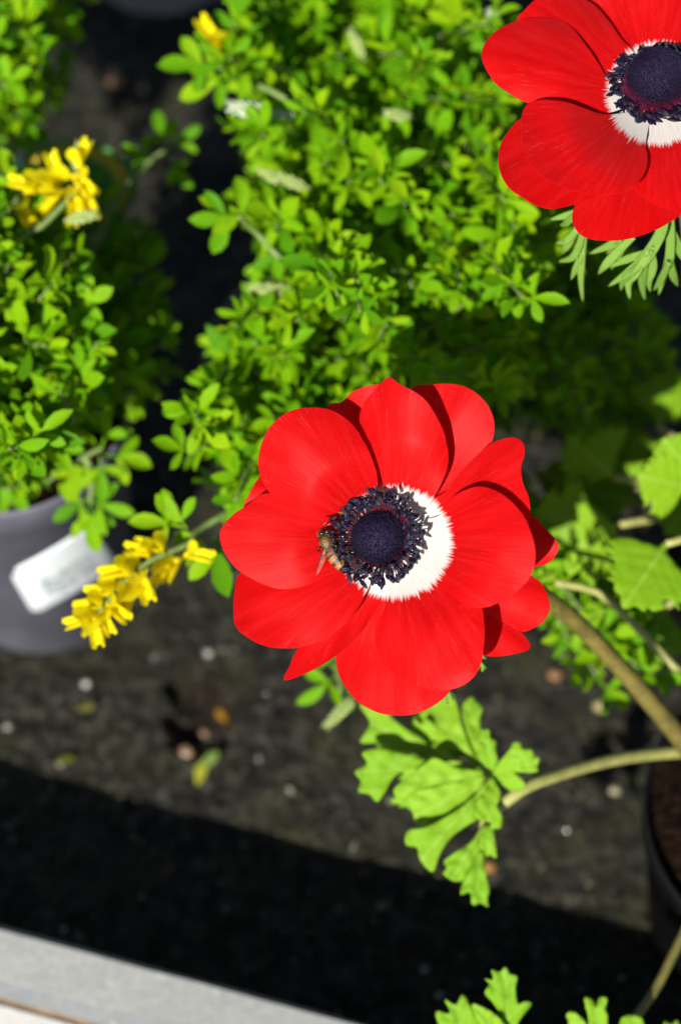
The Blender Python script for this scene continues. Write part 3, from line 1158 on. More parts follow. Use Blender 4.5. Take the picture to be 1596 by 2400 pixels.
D1 = 0.480
Z1 = lambda zx, zy: (500 + zx / 1.9122, 860 + zy / 1.9122)
RC1 = Z1(803, 785)
soil_main = Vector((AP.x - 0.006, AP.y, 0.075))
an1 = thing('anemone', 'red anemone with a white ring around its dark centre, a bee feeding on it', 'flower', soil_main, 'red anemones')
P1 = [  # outline in zoomed pixels, layer, cup, curl, transverse, fold
    ([(700, 760), (590, 655), (500, 668), (390, 650), (270, 580), (215, 500), (203, 420), (218, 340), (262, 260), (330, 205), (420, 182), (520, 192), (610, 245), (672, 330), (715, 420), (736, 500), (738, 620)], 7.5, 6, 2.0, -1.5, 0),
    ([(690, 780), (560, 690), (400, 640), (250, 566), (150, 620), (60, 690), (30, 745), (45, 820), (110, 910), (220, 972), (320, 996), (430, 975), (520, 925), (620, 860)], 4.0, 6, 1.5, 1.0, 0),
    ([(640, 720), (400, 560), (240, 480), (205, 495), (165, 565), (140, 640), (260, 720), (450, 760)], -1.5, 5, 0, 0, 0),
    ([(700, 830), (520, 880), (300, 960), (125, 925), (96, 1010), (92, 1090), (100, 1158), (150, 1210), (230, 1250), (320, 1262), (420, 1250), (520, 1205), (600, 1142), (660, 1062), (700, 980), (740, 900)], 2.2, 5, -1.5, 1.0, -1.0),
    ([(745, 880), (690, 990), (590, 1080), (470, 1180), (375, 1268), (340, 1345), (318, 1405), (440, 1362), (550, 1292), (645, 1205), (735, 1098), (775, 1010), (790, 900)], -2.8, 4, -2, 0, 3.0),
    ([(790, 880), (778, 1010), (770, 1080), (735, 1140), (722, 1200), (740, 1280), (790, 1350), (870, 1410), (960, 1440), (1050, 1449), (1135, 1418), (1190, 1350), (1212, 1260), (1213, 1150), (1195, 1060), (1110, 960), (1000, 900), (880, 850)], 3.5, 5, 2.0, -0.8, 0),
    ([(790, 860), (740, 1060), (650, 1190), (560, 1268), (550, 1320), (565, 1385), (605, 1455), (660, 1510), (740, 1550), (830, 1564), (920, 1550), (1000, 1508), (1060, 1450), (1080, 1340), (1000, 1100), (880, 900)], -6.0, 4, 1.0, 0.6, 0),
    ([(860, 770), (940, 690), (1012, 664), (1065, 590), (1130, 550), (1200, 537), (1280, 563), (1350, 618), (1402, 690), (1432, 770), (1444, 850), (1425, 930), (1380, 987), (1300, 1047), (1200, 1080), (1112, 1062), (1072, 1000), (1035, 950), (970, 930), (870, 850)], 7.0, 5, 1.0, -1.2, 0),
    ([(860, 720), (970, 600), (1035, 562), (1100, 482), (1170, 410), (1235, 350), (1300, 322), (1358, 318), (1390, 345), (1393, 400), (1377, 450), (1386, 520), (1411, 580), (1419, 640), (1410, 700), (1300, 780), (1100, 790), (920, 790)], 1.8, 5, -1.5, 0.8, 2.0),
    ([(830, 700), (830, 500), (850, 250), (885, 102), (960, 79), (1050, 76), (1112, 83), (1172, 112), (1222, 162), (1255, 230), (1258, 290), (1238, 352), (1180, 430), (1090, 560), (980, 680)], -2.0, 6, 1.5, 0, 0),
    ([(780, 720), (765, 560), (740, 440), (700, 355), (666, 290), (655, 222), (678, 160), (732, 92), (787, 47), (832, 75), (900, 110), (960, 160), (1010, 240), (1040, 320), (1053, 400), (1044, 465), (1010, 545), (950, 640), (860, 720)], 4.5, 6, 1.0, -1.6, 0),
    ([(760, 700), (680, 520), (560, 330), (515, 190), (532, 163), (575, 158), (620, 112), (680, 88), (760, 80), (860, 150), (860, 400), (830, 640)], -2.5, 6, 0, 0, 0),
    ([(900, 780), (1150, 660), (1412, 664), (1470, 708), (1530, 770), (1548, 810), (1520, 860), (1440, 896), (1200, 900), (960, 860)], -5.5, 3, 1.5, 0, 0),
    ([(900, 830), (1150, 880), (1380, 925), (1432, 942), (1472, 975), (1500, 1040), (1505, 1090), (1480, 1140), (1430, 1173), (1385, 1186), (1310, 1150), (1120, 1040), (950, 900)], -6.0, 3, 1.0, 0.5, 0),
    ([(880, 850), (1100, 1000), (1290, 1120), (1370, 1178), (1421, 1256), (1370, 1281), (1285, 1297), (1205, 1287), (1120, 1180), (980, 1000)], -7.5, 3, 0.5, 0.5, 0),
]
for i, (ol, lay, cup, curl, tr, fo) in enumerate(P1):
    petal(an1, [Z1(*p) for p in ol], RC1[0] + 7, RC1[1] + 1, D1, 0.30, -0.09, 266 / 1.9122, lay, cup, curl, tr, i + 1, fo)
N1 = (RT * -0.33 + UP * 0.10 - FWD * 0.93).normalized()
O1 = at(897, 1263, D1 - 0.0012)
flower_centre(an1, O1, N1, 6.3 * MM, 6.6 * MM, 165, 3, 1.0, squash=0.92)


def curve3(name, spec, r0, r1, mat, parent, n=10):
    return tube(name, [at(*p) for p in spec], r0, r1, mat, parent, n, 8)


bp = O1 - N1 * 0.0015
tube('stem', [bp, at(1010, 1290, .492), at(1130, 1320, .512), at(1290, 1410, .535), at(1430, 1540, .552), at(1596, 1735, .568), at(1690, 1880, .585), soil_main - Vector((0, 0, 0.004))], 0.0019, 0.0028, MAT['stem'], an1, 12, 8)

# second flower
D2 = 0.482
Z2 = lambda zx, zy: (1096 + zx / 3.1360, zy / 3.1360)
RC2 = Z2(1395, 690)
soil_b = Vector((BP.x - 0.004, BP.y, 0.075))
an2 = thing('anemone', 'red anemone with upturned cup, furry dome and feathery green bracts below it', 'flower', soil_b, 'red anemones')
P2 = [
    ([(1300, 640), (1060, 610), (960, 470), (865, 335), (785, 225), (700, 160), (600, 132), (480, 132), (360, 155), (250, 200), (150, 280), (105, 370), (104, 435), (140, 520), (200, 610), (290, 680), (420, 750), (560, 800), (760, 830), (950, 840), (1150, 790)], 3.0, 5, 1.0, -0.8, 0),
    ([(1320, 620), (1220, 390), (1130, 290), (1060, 190), (965, 72), (870, 0), (760, -70), (620, -90), (490, 0), (420, 70), (360, 148), (420, 300), (700, 420), (1000, 580)], 0.0, 6, 0.5, 0, 0),
    ([(1340, 620), (1285, 360), (1215, 130), (1200, -60), (1100, -180), (980, -160), (850, -60), (860, 60), (1000, 200), (1150, 450)], -3.5, 7, 0, 2.0, 2.0),
    ([(1330, 640), (1265, 380), (1215, 150), (1205, -40), (1280, -200), (1420, -260), (1560, -230), (1680, -100), (1700, 80), (1620, 300), (1480, 560)], 0.5, 7, 0.5, 0.5, 0),
    ([(1350, 720), (1180, 820), (980, 838), (760, 762), (600, 735), (480, 745), (415, 790), (393, 880), (390, 980), (405, 1080), (440, 1180), (500, 1260), (600, 1330), (760, 1400), (950, 1432), (1110, 1425), (1230, 1365), (1300, 1265), (1318, 1160), (1305, 1070), (1330, 900)], 6.0, 5, -1.0, 1.0, 0),
    ([(1300, 760), (1000, 860), (600, 870), (400, 870), (300, 960), (240, 1060), (224, 1180), (250, 1300), (310, 1390), (400, 1450), (500, 1510), (600, 1536), (700, 1522), (790, 1500), (960, 1450), (1150, 1390), (1280, 1200), (1320, 900)], -2.5, 5, -1.2, 0.8, 0),
    ([(1360, 800), (1200, 1200), (1000, 1400), (830, 1465), (785, 1510), (764, 1600), (800, 1700), (880, 1750), (1000, 1769), (1150, 1760), (1300, 1722), (1450, 1652), (1568, 1572), (1650, 1450), (1600, 1200), (1450, 900)], -6.5, 4, 0.8, 0, 0),
    ([(1400, 760), (1310, 1080), (1300, 1250), (1225, 1375), (1330, 1475), (1470, 1540), (1600, 1580), (1760, 1560), (1900, 1440), (1950, 1280), (1850, 1050), (1650, 850), (1500, 740)], 2.0, 4, 1.2, 0.5, 0),
    ([(1450, 680), (1650, 820), (1900, 1000), (2150, 1020), (2320, 900), (2380, 700), (2300, 520), (2100, 450), (1850, 500), (1600, 600)], 3.0, 5, 0.5, 0, 0),
    ([(1440, 640), (1560, 450), (1680, 200), (1850, 20), (2050, -20), (2200, 100), (2230, 300), (2100, 480), (1800, 600)], -1.0, 6, 0.5, 0, 0),
    ([(1470, 760), (1700, 1000), (1900, 1200), (2080, 1250), (2180, 1120), (2200, 950), (2000, 800), (1700, 720)], -2.5, 4, 0.5, 0, 0),
]
for i, (ol, lay, cup, curl, tr, fo) in enumerate(P2):
    petal(an2, [Z2(*p) for p in ol], RC2[0], RC2[1], D2, 0.0, -0.46, 400 / 3.136, lay, cup, curl, tr, i + 31, fo)
N2 = (RT * -0.06 + UP * 0.42 - FWD * 0.9).normalized()
p2 = Z2(1382, 668)
O2 = at(p2[0], p2[1], D2 - 0.0012)
m2 = flower_centre(an2, O2, N2, 6.9 * MM, 11.0 * MM, 165, 9, 1.0, 7500, 1.0, 0.6)
bp2 = O2 - N2 * 0.0015
tube('stem', [bp2, at(1570, 330, .494), at(1612, 520, .508), at(1622, 720, .525), at(1660, 960, .565), soil_b - Vector((0, 0, 0.004))], 0.0018, 0.0025, MAT['stem'], an2, 12, 8)


# feathery bracts below the second flower: forked strips
def strip_mesh(paths, mat, parent, name='bract', d0=0.5):
    V, F = [], []
    for (pts, w) in paths:
        cv = catmull(pts, 5)
        m = len(cv)
        b = len(V)
        for i, c in enumerate(cv):
            tt = i / (m - 1)
            nx_ = cv[min(i + 1, m - 1)][:2] - cv[max(i - 1, 0)][:2]
            nl = np.array((-nx_[1], nx_[0])) / (np.linalg.norm(nx_) + 1e-6)
            hw = w * (0.75 + 0.55 * tt if tt < 0.55 else (1.05 * (1 - (tt - 0.55) / 0.45) ** 0.75)) * 0.5
            for s_, dz in ((-1, -0.0009), (0, 0.0), (1, -0.0009)):
                q = c[:2] + nl * hw * s_
                V.append(at(q[0], q[1], c[2] + dz * hw / 9))
        for i in range(m - 1):
            for j in range(2):
                a = b + i * 3 + j
                F.append((a, a + 1, a + 4, a + 3))
    o = link(name, mesh_from(name, V, F, mat), parent)
    sm = o.modifiers.new('thick', 'SOLIDIFY')
    sm.thickness = 0.0004
    return o


def zb(pts, d0, d1):
    n = len(pts)
    return [(*Z2(*p), d0 + (d1 - d0) * i / max(1, n - 1)) for i, p in enumerate(pts)]


strip_mesh([(zb([(1440, 1500), (1420, 1700), (1300, 1900), (1180, 2000), (1030, 2105)], .500, .514), 25),
            (zb([(1340, 1840), (1240, 2000), (1180, 2080), (1190, 2205)], .505, .517), 17), (zb([(1260, 1950), (1150, 2050), (1120, 2140)], .508, .516), 15),
            (zb([(1320, 1850), (1290, 1980), (1280, 2090), (1300, 2210)], .506, .518), 17), (zb([(1340, 1820), (1360, 1950), (1330, 2060), (1340, 2150)], .505, .518), 17),
            (zb([(1330, 1850), (1180, 1900), (1030, 1965)], .505, .513), 15)], MAT['bract'], an2)
strip_mesh([(zb([(1480, 1500), (1490, 1700), (1480, 1900), (1440, 2020), (1400, 2170)], .503, .520), 18), (zb([(1475, 1930), (1420, 2050), (1360, 2140)], .510, .520), 14),
            (zb([(1485, 1920), (1510, 2030), (1545, 2110)], .511, .521), 16), (zb([(1500, 1700), (1570, 1860), (1640, 1960)], .508, .518), 18)], MAT['bract'], an2)
strip_mesh([(zb([(1300, 1500), (1200, 1720), (1050, 1800), (890, 1865)], .503, .514), 20), (zb([(1210, 1740), (1100, 1850), (1000, 1960), (955, 2020)], .504, .517), 17),
            (zb([(1180, 1760), (1090, 1900), (1050, 1990)], .505, .517), 14), (zb([(1130, 1780), (1010, 1870)], .507, .515), 14)], MAT['bract'], an2)
strip_mesh([(zb([(1100, 1480), (850, 1560), (740, 1580), (600, 1615)], .503, .512), 18), (zb([(800, 1570), (720, 1640), (670, 1660)], .505, .513), 14),
            (zb([(1000, 1560), (800, 1690), (720, 1820), (690, 1870)], .505, .518), 17), (zb([(800, 1690), (720, 1770), (640, 1785)], .508, .516), 14),
            (zb([(850, 1700), (780, 1880), (660, 1925)], .508, .517), 14), (zb([(860, 1700), (840, 1880), (830, 2050), (845, 2220)], .508, .522), 12),
            (zb([(840, 1850), (790, 1980), (755, 2060)], .512, .520), 12), (zb([(840, 1950), (865, 2040)], .514, .520), 9)], MAT['bract'], an2)
# small bract tips peeping from under the main flower
strip_mesh([([(1000, 1380, .500), (1090, 1520, .505), (1128, 1552, .507), (1130, 1575, .508)], 7), ([(1095, 1525, .505), (1118, 1560, .507), (1112, 1572, .508)], 6), ([(1100, 1520, .505), (1140, 1545, .507)], 6),
            ([(1090, 1520, .505), (1130, 1560, .506), (1140, 1568, .507)], 5)], MAT['bract'], an1)
strip_mesh([([(990, 1400, .500), (1030, 1600, .506), (1050, 1650, .508)], 7), ([(1030, 1600, .506), (1062, 1640, .508)], 6)], MAT['bract'], an1)


# ------------------------------------------------------------------ lobed anemone leaves
HALF = [(0.0, 0.016), (0.15, 0.022), (0.25, 0.05), (0.33, 0.13), (0.42, 0.245), (0.51, 0.345), (0.60, 0.405), (0.61, 0.345), (0.69, 0.365), (0.68, 0.295), (0.745, 0.265), (0.65, 0.185),
        (0.55, 0.115), (0.47, 0.062), (0.58, 0.06), (0.68, 0.095), (0.77, 0.155), (0.85, 0.205), (0.865, 0.145), (0.945, 0.14), (0.93, 0.07), (1.0, 0.045)]
HALF_W = [(0.0, 0.02), (0.10, 0.05), (0.16, 0.16), (0.24, 0.30), (0.34, 0.42), (0.42, 0.46), (0.45, 0.41), (0.52, 0.44), (0.56, 0.37), (0.62, 0.38), (0.60, 0.29),
          (0.66, 0.27), (0.74, 0.31), (0.78, 0.25), (0.84, 0.25), (0.85, 0.18), (0.92, 0.16), (0.93, 0.08), (0.99, 0.05)]


def leaflet(parent, base, tip, width, mat, seed, droop=0.10, half=HALF, roll=0.0, nrm=None, cupv=0.25):
    rnd = random.Random(seed)
    jit = lambda p: (p[0] + rnd.uniform(-.012, .012), p[1] * rnd.uniform(0.9, 1.1))
    a = [jit(p) for p in half]
    b = [jit(p) for p in half]
    ol = [(x, y) for x, y in a] + [(1.03, 0.0)] + [(x, -y) for x, y in reversed(b)]
    ol = resample(catmull(ol, 4, True), 0.018)
    n = len(ol)
    pts = [Vector((p[0], p[1])) for p in ol]
    st = 0.055
    y = -0.55
    while y < 0.55:
        x = 0.0
        while x < 1.05:
            if inside(ol, x, y) and np.min(np.sum((ol - (x, y)) ** 2, 1)) > 0.0006:
                pts.append(Vector((x, y)))
            x += st
        y += st
    x = 0.03
    v2, _, f2, *_ = delaunay_2d_cdt(pts, [(i, (i + 1) % n) for i in range(n)], [], 1, 1e-5)
    xa = tip - base
    L = xa.length
    m = M4(base, xa, nrm or (-FWD * 0.5 - LDIR * 0.9)) @ Matrix.Rotation(roll, 4, 'X')
    V = []
    for q in v2:
        # lobe midribs sunken, lobes arched
        z = -droop * (q.x * (q.x - 1.0)) * 4 * 0.5 + cupv * abs(q.y) * 0.5 - 0.35 * q.y * q.y + 0.02 * abs(math.sin((q.x - abs(q.y) * 0.9) * 16)) + 0.03 * noise.noise(Vector((q.x * 7, q.y * 9, seed * 1.3)))
        V.append(m @ Vector((q.x * L, q.y * width, z * L * 0.6)))
    me = mesh_from('leaflet', V, [tuple(f) for f in f2], mat)
    a_ = me.attributes.new('luv', 'FLOAT_VECTOR', 'POINT')
    a_.data.foreach_set('vector', [c for q in v2 for c in (q.x, q.y, 0.0)])
    o = link('leaflet', me, parent)
    sm = o.modifiers.new('thick', 'SOLIDIFY')
    sm.thickness = 0.00035
    return o


Z7 = lambda zx, zy, d: at(700 + zx / 1.75, 1500 + zy / 1.75, d)
leaf1 = tube('leaf', [Vector((AP.x - 0.012, AP.y + 0.004, 0.074)), at(1700, 1770, .592), at(1575, 1764, .585), at(1420, 1785, .570), at(1250, 1838, .551), at(1170, 1890, .549), at(1142, 1890, .554), at(1132, 1850, .556), at(1130, 1810, .556)], 0.0017, 0.0014, MAT['petiole'], an1, 10, 8)
tube('rachis', [at(1140, 1888, .554), at(1130, 1935, .553), at(1125, 1990, .551)], 0.001, 0.0006, MAT['petiole'], leaf1, 8, 5)
jn = (760, 545)
def traced_leaflet(parent, outline, base, d0, d1, mat, seed, arch=1.6):
    """a leaflet with its own outline, folded along its midrib and bent in depth"""
    P8 = lambda p: (798 + p[0] / 1.965, 1200 + p[1] / 1.965)
    b = np.array(P8(base))
    raw = [P8(p) for p in outline]
    ol = resample(catmull(raw, 4, True), 4.5)
    far_ = max(raw, key=lambda p: (p[0] - b[0]) ** 2 + (p[1] - b[1]) ** 2)
    ax = ol.mean(0) - b
    ax = ax / np.linalg.norm(ax)
    L = max((ol - b) @ ax) + 1e-6
    n = len(ol)
    pts = [Vector((p[0], p[1])) for p in ol]
    mn, mx = ol.min(0), ol.max(0)
    y, row = mn[1], 0
    while y < mx[1]:
        x = mn[0] + (4 if row % 2 else 0)
        while x < mx[0]:
            if inside(ol, x, y) and np.min(np.sum((ol - (x, y)) ** 2, 1)) > 12:
                pts.append(Vector((x, y)))
            x += 8
        y += 7
        row += 1
    v2, _, f2, *_ = delaunay_2d_cdt(pts, [(k, (k + 1) % n) for k in range(n)], [], 1, 1e-4)
    V, UVl = [], []
    for q in v2:
        w = np.array((q.x, q.y)) - b
        lo = float(w @ ax) / L
        la = float(w @ np.array((-ax[1], ax[0]))) / L
        z = arch * math.sin(math.pi * max(0, min(1, lo))) + 5.0 * abs(la) - 9.0 * la * la + 1.1 * noise.noise(Vector((lo * 6, la * 8, seed))) + 0.5 * abs(math.sin((lo - abs(la) * 0.9) * 15))
        V.append(at(q.x, q.y, d0 + (d1 - d0) * lo - z * MM))
        UVl.append((lo, la))
    me = mesh_from('leaflet', V, [tuple(f) for f in f2], mat)
    a_ = me.attributes.new('luv', 'FLOAT_VECTOR', 'POINT')
    a_.data.foreach_set('vector', [c for u, v in UVl for c in (u, v, 0.0)])
    o = link('leaflet', me, parent)
    sm = o.modifiers.new('thick', 'SOLIDIFY')
    sm.thickness = 0.0003
    return o


LT = [
    ([(400, 1130), (390, 1060), (310, 1005), (245, 955), (190, 900), (85, 880), (135, 965), (118, 1010), (92, 1062), (175, 1062), (240, 1085), (320, 1112)], (640, 1180), .557, .564),
    ([(645, 1185), (600, 1085), (565, 1000), (540, 900), (500, 825), (440, 860), (375, 915), (335, 960), (405, 1005), (440, 1055), (395, 1085), (480, 1088), (555, 1110), (605, 1165)], (660, 1190), .556, .566),
    ([(650, 1160), (600, 1060), (565, 960), (562, 890), (600, 850), (625, 875), (655, 905), (640, 950), (650, 1020), (670, 1100)], (680, 1190), .555, .562),
    ([(705, 1195), (650, 1150), (640, 1080), (645, 1040), (642, 1008), (682, 1000), (690, 1040), (715, 1055), (712, 1095), (724, 1150)], (700, 1200), .551, .548),
    ([(700, 1205), (735, 1145), (785, 1085), (795, 1062), (825, 1062), (840, 1092), (880, 1092), (888, 1118), (915, 1135), (905, 1170), (908, 1195), (860, 1200), (800, 1198), (840, 1235), (850, 1270), (790, 1285), (745, 1255), (705, 1230)], (690, 1212), .551, .546),
    ([(385, 1140), (280, 1112), (180, 1090), (100, 1108), (125, 1158), (65, 1196), (95, 1240), (82, 1288), (135, 1300), (168, 1335), (205, 1290), (245, 1222), (310, 1185), (385, 1165)], (520, 1170), .554, .552),
    ([(660, 1195), (540, 1178), (440, 1132), (395, 1152), (330, 1205), (252, 1268), (250, 1305), (285, 1340), (335, 1292), (420, 1262), (520, 1242), (610, 1222)], (690, 1205), .552, .549),
    ([(660, 1210), (560, 1232), (440, 1262), (330, 1292), (312, 1342), (335, 1390), (350, 1440), (420, 1452), (500, 1402), (585, 1342), (640, 1282)], (690, 1210), .5535, .5525),
    ([(690, 1225), (620, 1302), (520, 1382), (400, 1448), (310, 1468), (300, 1530), (352, 1545), (365, 1600), (425, 1658), (455, 1582), (505, 1502), (585, 1442), (645, 1402), (700, 1305)], (700, 1215), .551, .546),
    ([(695, 1220), (650, 1292), (615, 1382), (640, 1418), (690, 1430), (690, 1458), (738, 1450), (742, 1400), (720, 1352), (738, 1305), (712, 1242)], (700, 1210), .549, .544),
    ([(660, 1440), (600, 1520), (525, 1568), (475, 1608), (490, 1640), (472, 1665), (520, 1700), (568, 1692), (595, 1642), (640, 1560)], (680, 1420), .550, .546),
    ([(660, 1440), (640, 1540), (655, 1590), (690, 1580), (718, 1592), (712, 1530), (700, 1460)], (670, 1420), .549, .547),
    ([(642, 1560), (600, 1640), (565, 1700), (552, 1762), (596, 1752), (604, 1808), (640, 1800), (678, 1818), (676, 1780), (684, 1740), (668, 1660), (655, 1570)], (660, 1440), .549, .543),
]
for i, (ol, b, d0, d1) in enumerate(LT):
    traced_leaflet(leaf1, ol, b, d0, d1, MAT['anem'], 200 + i)
for i, (b, t_, w, d0, d1) in enumerate([((700, 1205), (150, 1010), 24, .561, .570), ((690, 1210), (240, 1330), 15, .559, .562), ((700, 1210), (450, 880), 20, .561, .572)]):
    leaflet(leaf1, at(798 + b[0] / 1.965, 1200 + b[1] / 1.965, d0), at(798 + t_[0] / 1.965, 1200 + t_[1] / 1.965, d1), w * MM, MAT['anem'], 270 + i, 0.14, HALF, R.uniform(-0.3, 0.3), None, 0.6)
tube('rachis', [at(1128, 1835, .5535), at(1060, 1800, .556), at(990, 1775, .557)], 0.0009, 0.0006, MAT['anem'], leaf1, 8, 5)
# leaves at the foot of the picture
leaf2 = tube('leaf', [Vector((AP.x - 0.020, AP.y - 0.018, 0.074)), at(1660, 2080, .575), at(1598, 2195, .565), at(1540, 2310, .555), at(1492, 2380, .548), at(1440, 2450, .543)], 0.0013, 0.0011, MAT['petiole_d'], an1, 8, 8)
tube('rachis', [at(1440, 2450, .543), at(1310, 2460, .540), at(1180, 2440, .538)], 0.0011, 0.0007, MAT['petiole_d'], leaf2, 8, 5)
LB = [
    ([(765, 2440), (742, 2335), (702, 2262), (664, 2212), (684, 2175), (662, 2148), (702, 2152), (694, 2108), (730, 2118), (760, 2094), (778, 2126), (812, 2138), (806, 2190), (814, 2262), (850, 2252), (878, 2262), (842, 2312), (812, 2362), (795, 2440)], (780, 2450), .538, .533),
    ([(660, 2440), (642, 2352), (602, 2282), (562, 2222), (530, 2268), (482, 2244), (502, 2308), (442, 2298), (452, 2362), (500, 2440)], (640, 2460), .538, .535),
    ([(775, 2440), (762, 2372), (722, 2320), (662, 2282), (604, 2264), (625, 2330), (660, 2380), (690, 2440)], (770, 2460), .536, .531),
    ([(1165, 2440), (1132, 2362), (1102, 2322), (1064, 2300), (1040, 2312), (1048, 2350), (1060, 2440)], (1160, 2460), .542, .539),
    ([(1215, 2440), (1228, 2325), (1216, 2290), (1228, 2240), (1192, 2236), (1176, 2278), (1160, 2246), (1122, 2238), (1138, 2322), (1150, 2440)], (1180, 2460), .543, .539),
    ([(1390, 2440), (1396, 2360), (1380, 2326), (1340, 2316), (1288, 2338), (1290, 2440)], (1340, 2460), .543, .541),
    ([(1560, 2440), (1552, 2342), (1520, 2360), (1488, 2348), (1478, 2440)], (1520, 2460), .546, .544),
]
for i, (ol, b, d0, d1) in enumerate(LB):
    traced_leaflet(leaf2, ol, b, d0, d1, MAT['anem'], 240 + i)
tube('rachis', [at(1440, 2450, .543), at(1500, 2470, .544), at(1570, 2450, .546)], 0.0009, 0.0006, MAT['petiole_d'], leaf2, 8, 5)

# broad basal leaves of the second anemone, low down at the right
for i, (b, t_, w, d0, d1, st0) in enumerate([((1500, 1180), (1260, 1110), 30, .630, .635, (1640, 1150)), ((1480, 1150), (1400, 980), 30, .628, .635, (1640, 1120)), ((1620, 1140), (1495, 1115), 24, .575, .570, (1720, 1120)), ((1625, 1110), (1555, 1030), 26, .573, .568, (1720, 1110)),
                                             ((1560, 1275), (1462, 1420), 30, .558, .551, (1720, 1230)), ((1400, 1240), (1250, 1200), 28, .605, .612, (1600, 1200)), ((1450, 1230), (1340, 1290), 26, .60, .60, (1620, 1200)), ((1440, 1120), (1330, 1020), 28, .605, .61, (1620, 1140)), ((1560, 1420), (1490, 1560), 24, .60, .60, (1700, 1350)), ((1570, 1400), (1440, 1500), 20, .605, .605, (1700, 1350)), ((1620, 1180), (1560, 1250), 18, .60, .595, (1700, 1150)), ((1540, 1000), (1590, 870), 26, .625, .632, (1660, 1080))]):
    lf = tube('leaf', [Vector((BP.x - 0.010, BP.y, 0.074)), at(st0[0], st0[1], d0 + 0.004), at((b[0] + st0[0]) / 2, (b[1] + st0[1]) / 2, d0 + 0.002), at(b[0], b[1], d0)], 0.0014, 0.0010, MAT['petiole'], an2, 8, 6)
    leaflet(lf, at(b[0], b[1], d0), at(t_[0], t_[1], d1), w * MM, MAT['anemd'], 300 + i, 0.12, HALF_W)
lf = tube('leaf', [Vector((BP.x - 0.012, BP.y - 0.006, 0.074)), at(1720, 1640, .585), at(1620, 1600, .58), at(1500, 1480, .578), at(1440, 1420, .577), at(1390, 1385, .576), at(1300, 1365, .575)], 0.0012, 0.0009, MAT['petiole'], an2, 8, 6)
for i, (b, t_, w) in enumerate([((1390, 1390), (1380, 1310), 8), ((1440, 1425), (1350, 1450), 10), ((1310, 1368), (1265, 1335), 7), ((1330, 1370), (1350, 1290), 6)]):
    leaflet(lf, at(b[0], b[1], .577), at(t_[0], t_[1], .572), w * MM, MAT['anemd'], 330 + i)

# ------------------------------------------------------------------ honey bee on the main flower
BD = D1 - 0.0028
bee = thing('honey_bee', 'amber and black honey bee clinging to the anthers of the red anemone', 'bee', at(765, 1280, BD + 0.001))
t = NT('bee_fur')
bv = t.n('Attribute', attribute_name='along').outputs['Fac']
c = t.ramp(bv, [(0.0, (0.05, 0.028, 0.008)), (0.16, (0.08, 0.045, 0.010)), (0.42, (0.11, 0.055, 0.012)), (0.46, (0.03, 0.015, 0.006)), (0.50, (0.22, 0.09, 0.016))])
wv = t.n('Math', operation='SINE')
t.l(t.math('MULTIPLY', bv, 62.0), wv.inputs[0])
stripe = t.math('MULTIPLY', t.math('GREATER_THAN', wv.outputs[0], 0.25), t.math('GREATER_THAN', bv, 0.5))
t.base(t.mix(stripe, c, (0.03, 0.016, 0.007)))
t.set(Roughness=0.45)
t.bump(t.noise(2500, 3, t.geo()), 0.5, 0.0005)
fur = t.m
dark = simple('bee_dark', (0.012, 0.008, 0.005), 0.25, 0.2, 500, 0)
spine = catmull([(757, 1240, 0), (757, 1249, 0.05), (758, 1258, 0.0), (763, 1266, 0.4), (768, 1281, 0.6), (772, 1294, 0.1), (781, 1306, 0.2), (797, 1322, 0.3), (813, 1335, -0.2), (826, 1344, -0.8)], 4)
rad = np.interp(np.linspace(0, 1, len(spine)), [0, .08, .13, .20, .26, .36, .47, .53, .60, .72, .85, .95, 1], [0.3, 1.25, 1.35, 0.65, 1.2, 1.6, 1.35, 0.7, 1.3, 1.75, 1.45, 0.8, 0.15])
pts = [at(p[0], p[1], BD - p[2] * MM) for p in spine]
V, F = tube_data(pts, [r * 0.86 * MM for r in rad], 16)
me = mesh_from('body', V, F, fur)
a = me.attributes.new('along', 'FLOAT', 'POINT')
a.data.foreach_set('value', [i // 16 / (len(pts) - 1) for i in range(len(V))])
body = link('body', me, bee)
# fuzz on head and thorax
HV, HF, AL = [], [], []
rf = random.Random(4)
for i in range(2200):
    k = rf.uniform(0.04, 0.50) * (len(pts) - 1)
    i0 = int(k)
    ctr = pts[i0].lerp(pts[i0 + 1], k - i0)
    tdir = (pts[i0 + 1] - pts[i0]).normalized()
    o1 = tdir.orthogonal().normalized()
    o2 = tdir.cross(o1)
    an = rf.uniform(0, 6.28)
    nd = o1 * math.cos(an) + o2 * math.sin(an)
    rr = np.interp(k, range(len(pts)), rad) * MM
    p = ctr + nd * rr * 0.84
    nd = (nd + tdir * 0.5 + Vector((rf.gauss(0, .25), rf.gauss(0, .25), rf.gauss(0, .25)))).normalized()
    sd = nd.orthogonal().normalized() * 0.03 * MM
    b = len(HV)
    HV += [p + sd, p - sd, p + nd * rf.uniform(0.25, 0.6) * MM]
    HF.append((b, b + 1, b + 2))
tag(link('fuzz', mesh_from('fuzz', HV, HF, simple('bee_hair', (0.075, 0.040, 0.010), 0.7, 0.3, 800, 0), False), body), kind='stuff')
for (ex, ey, dz) in ((755, 1250, 1.0), (767, 1246, 0.7)):
    c = at(ex, ey, BD - dz * MM)
    V, F = tube_data([c + (RT * (-0.85 + 1.7 * i / 6) + UP * (0.35 * (-1 + 2 * i / 6))) * MM for i in range(7)], [0.05 * MM + 0.52 * MM * math.sin(math.pi * (0.04 + 0.92 * i / 6)) for i in range(7)], 10)
    link('eye', mesh_from('eye', V, F, dark), body)
for s in (0, 1):
    tube('antenna', [at(757 + 8 * s, 1243, BD - 1.0 * MM), at(755 + 8 * s, 1234, BD - 2.0 * MM), at(765 + 10 * s, 1224 + 3 * s, BD - 2.4 * MM), at(775 + 8 * s, 1218 + 6 * s, BD - 2.4 * MM)], 0.00012, 0.00010, dark, body, 6)
t = NT('bee_wing')
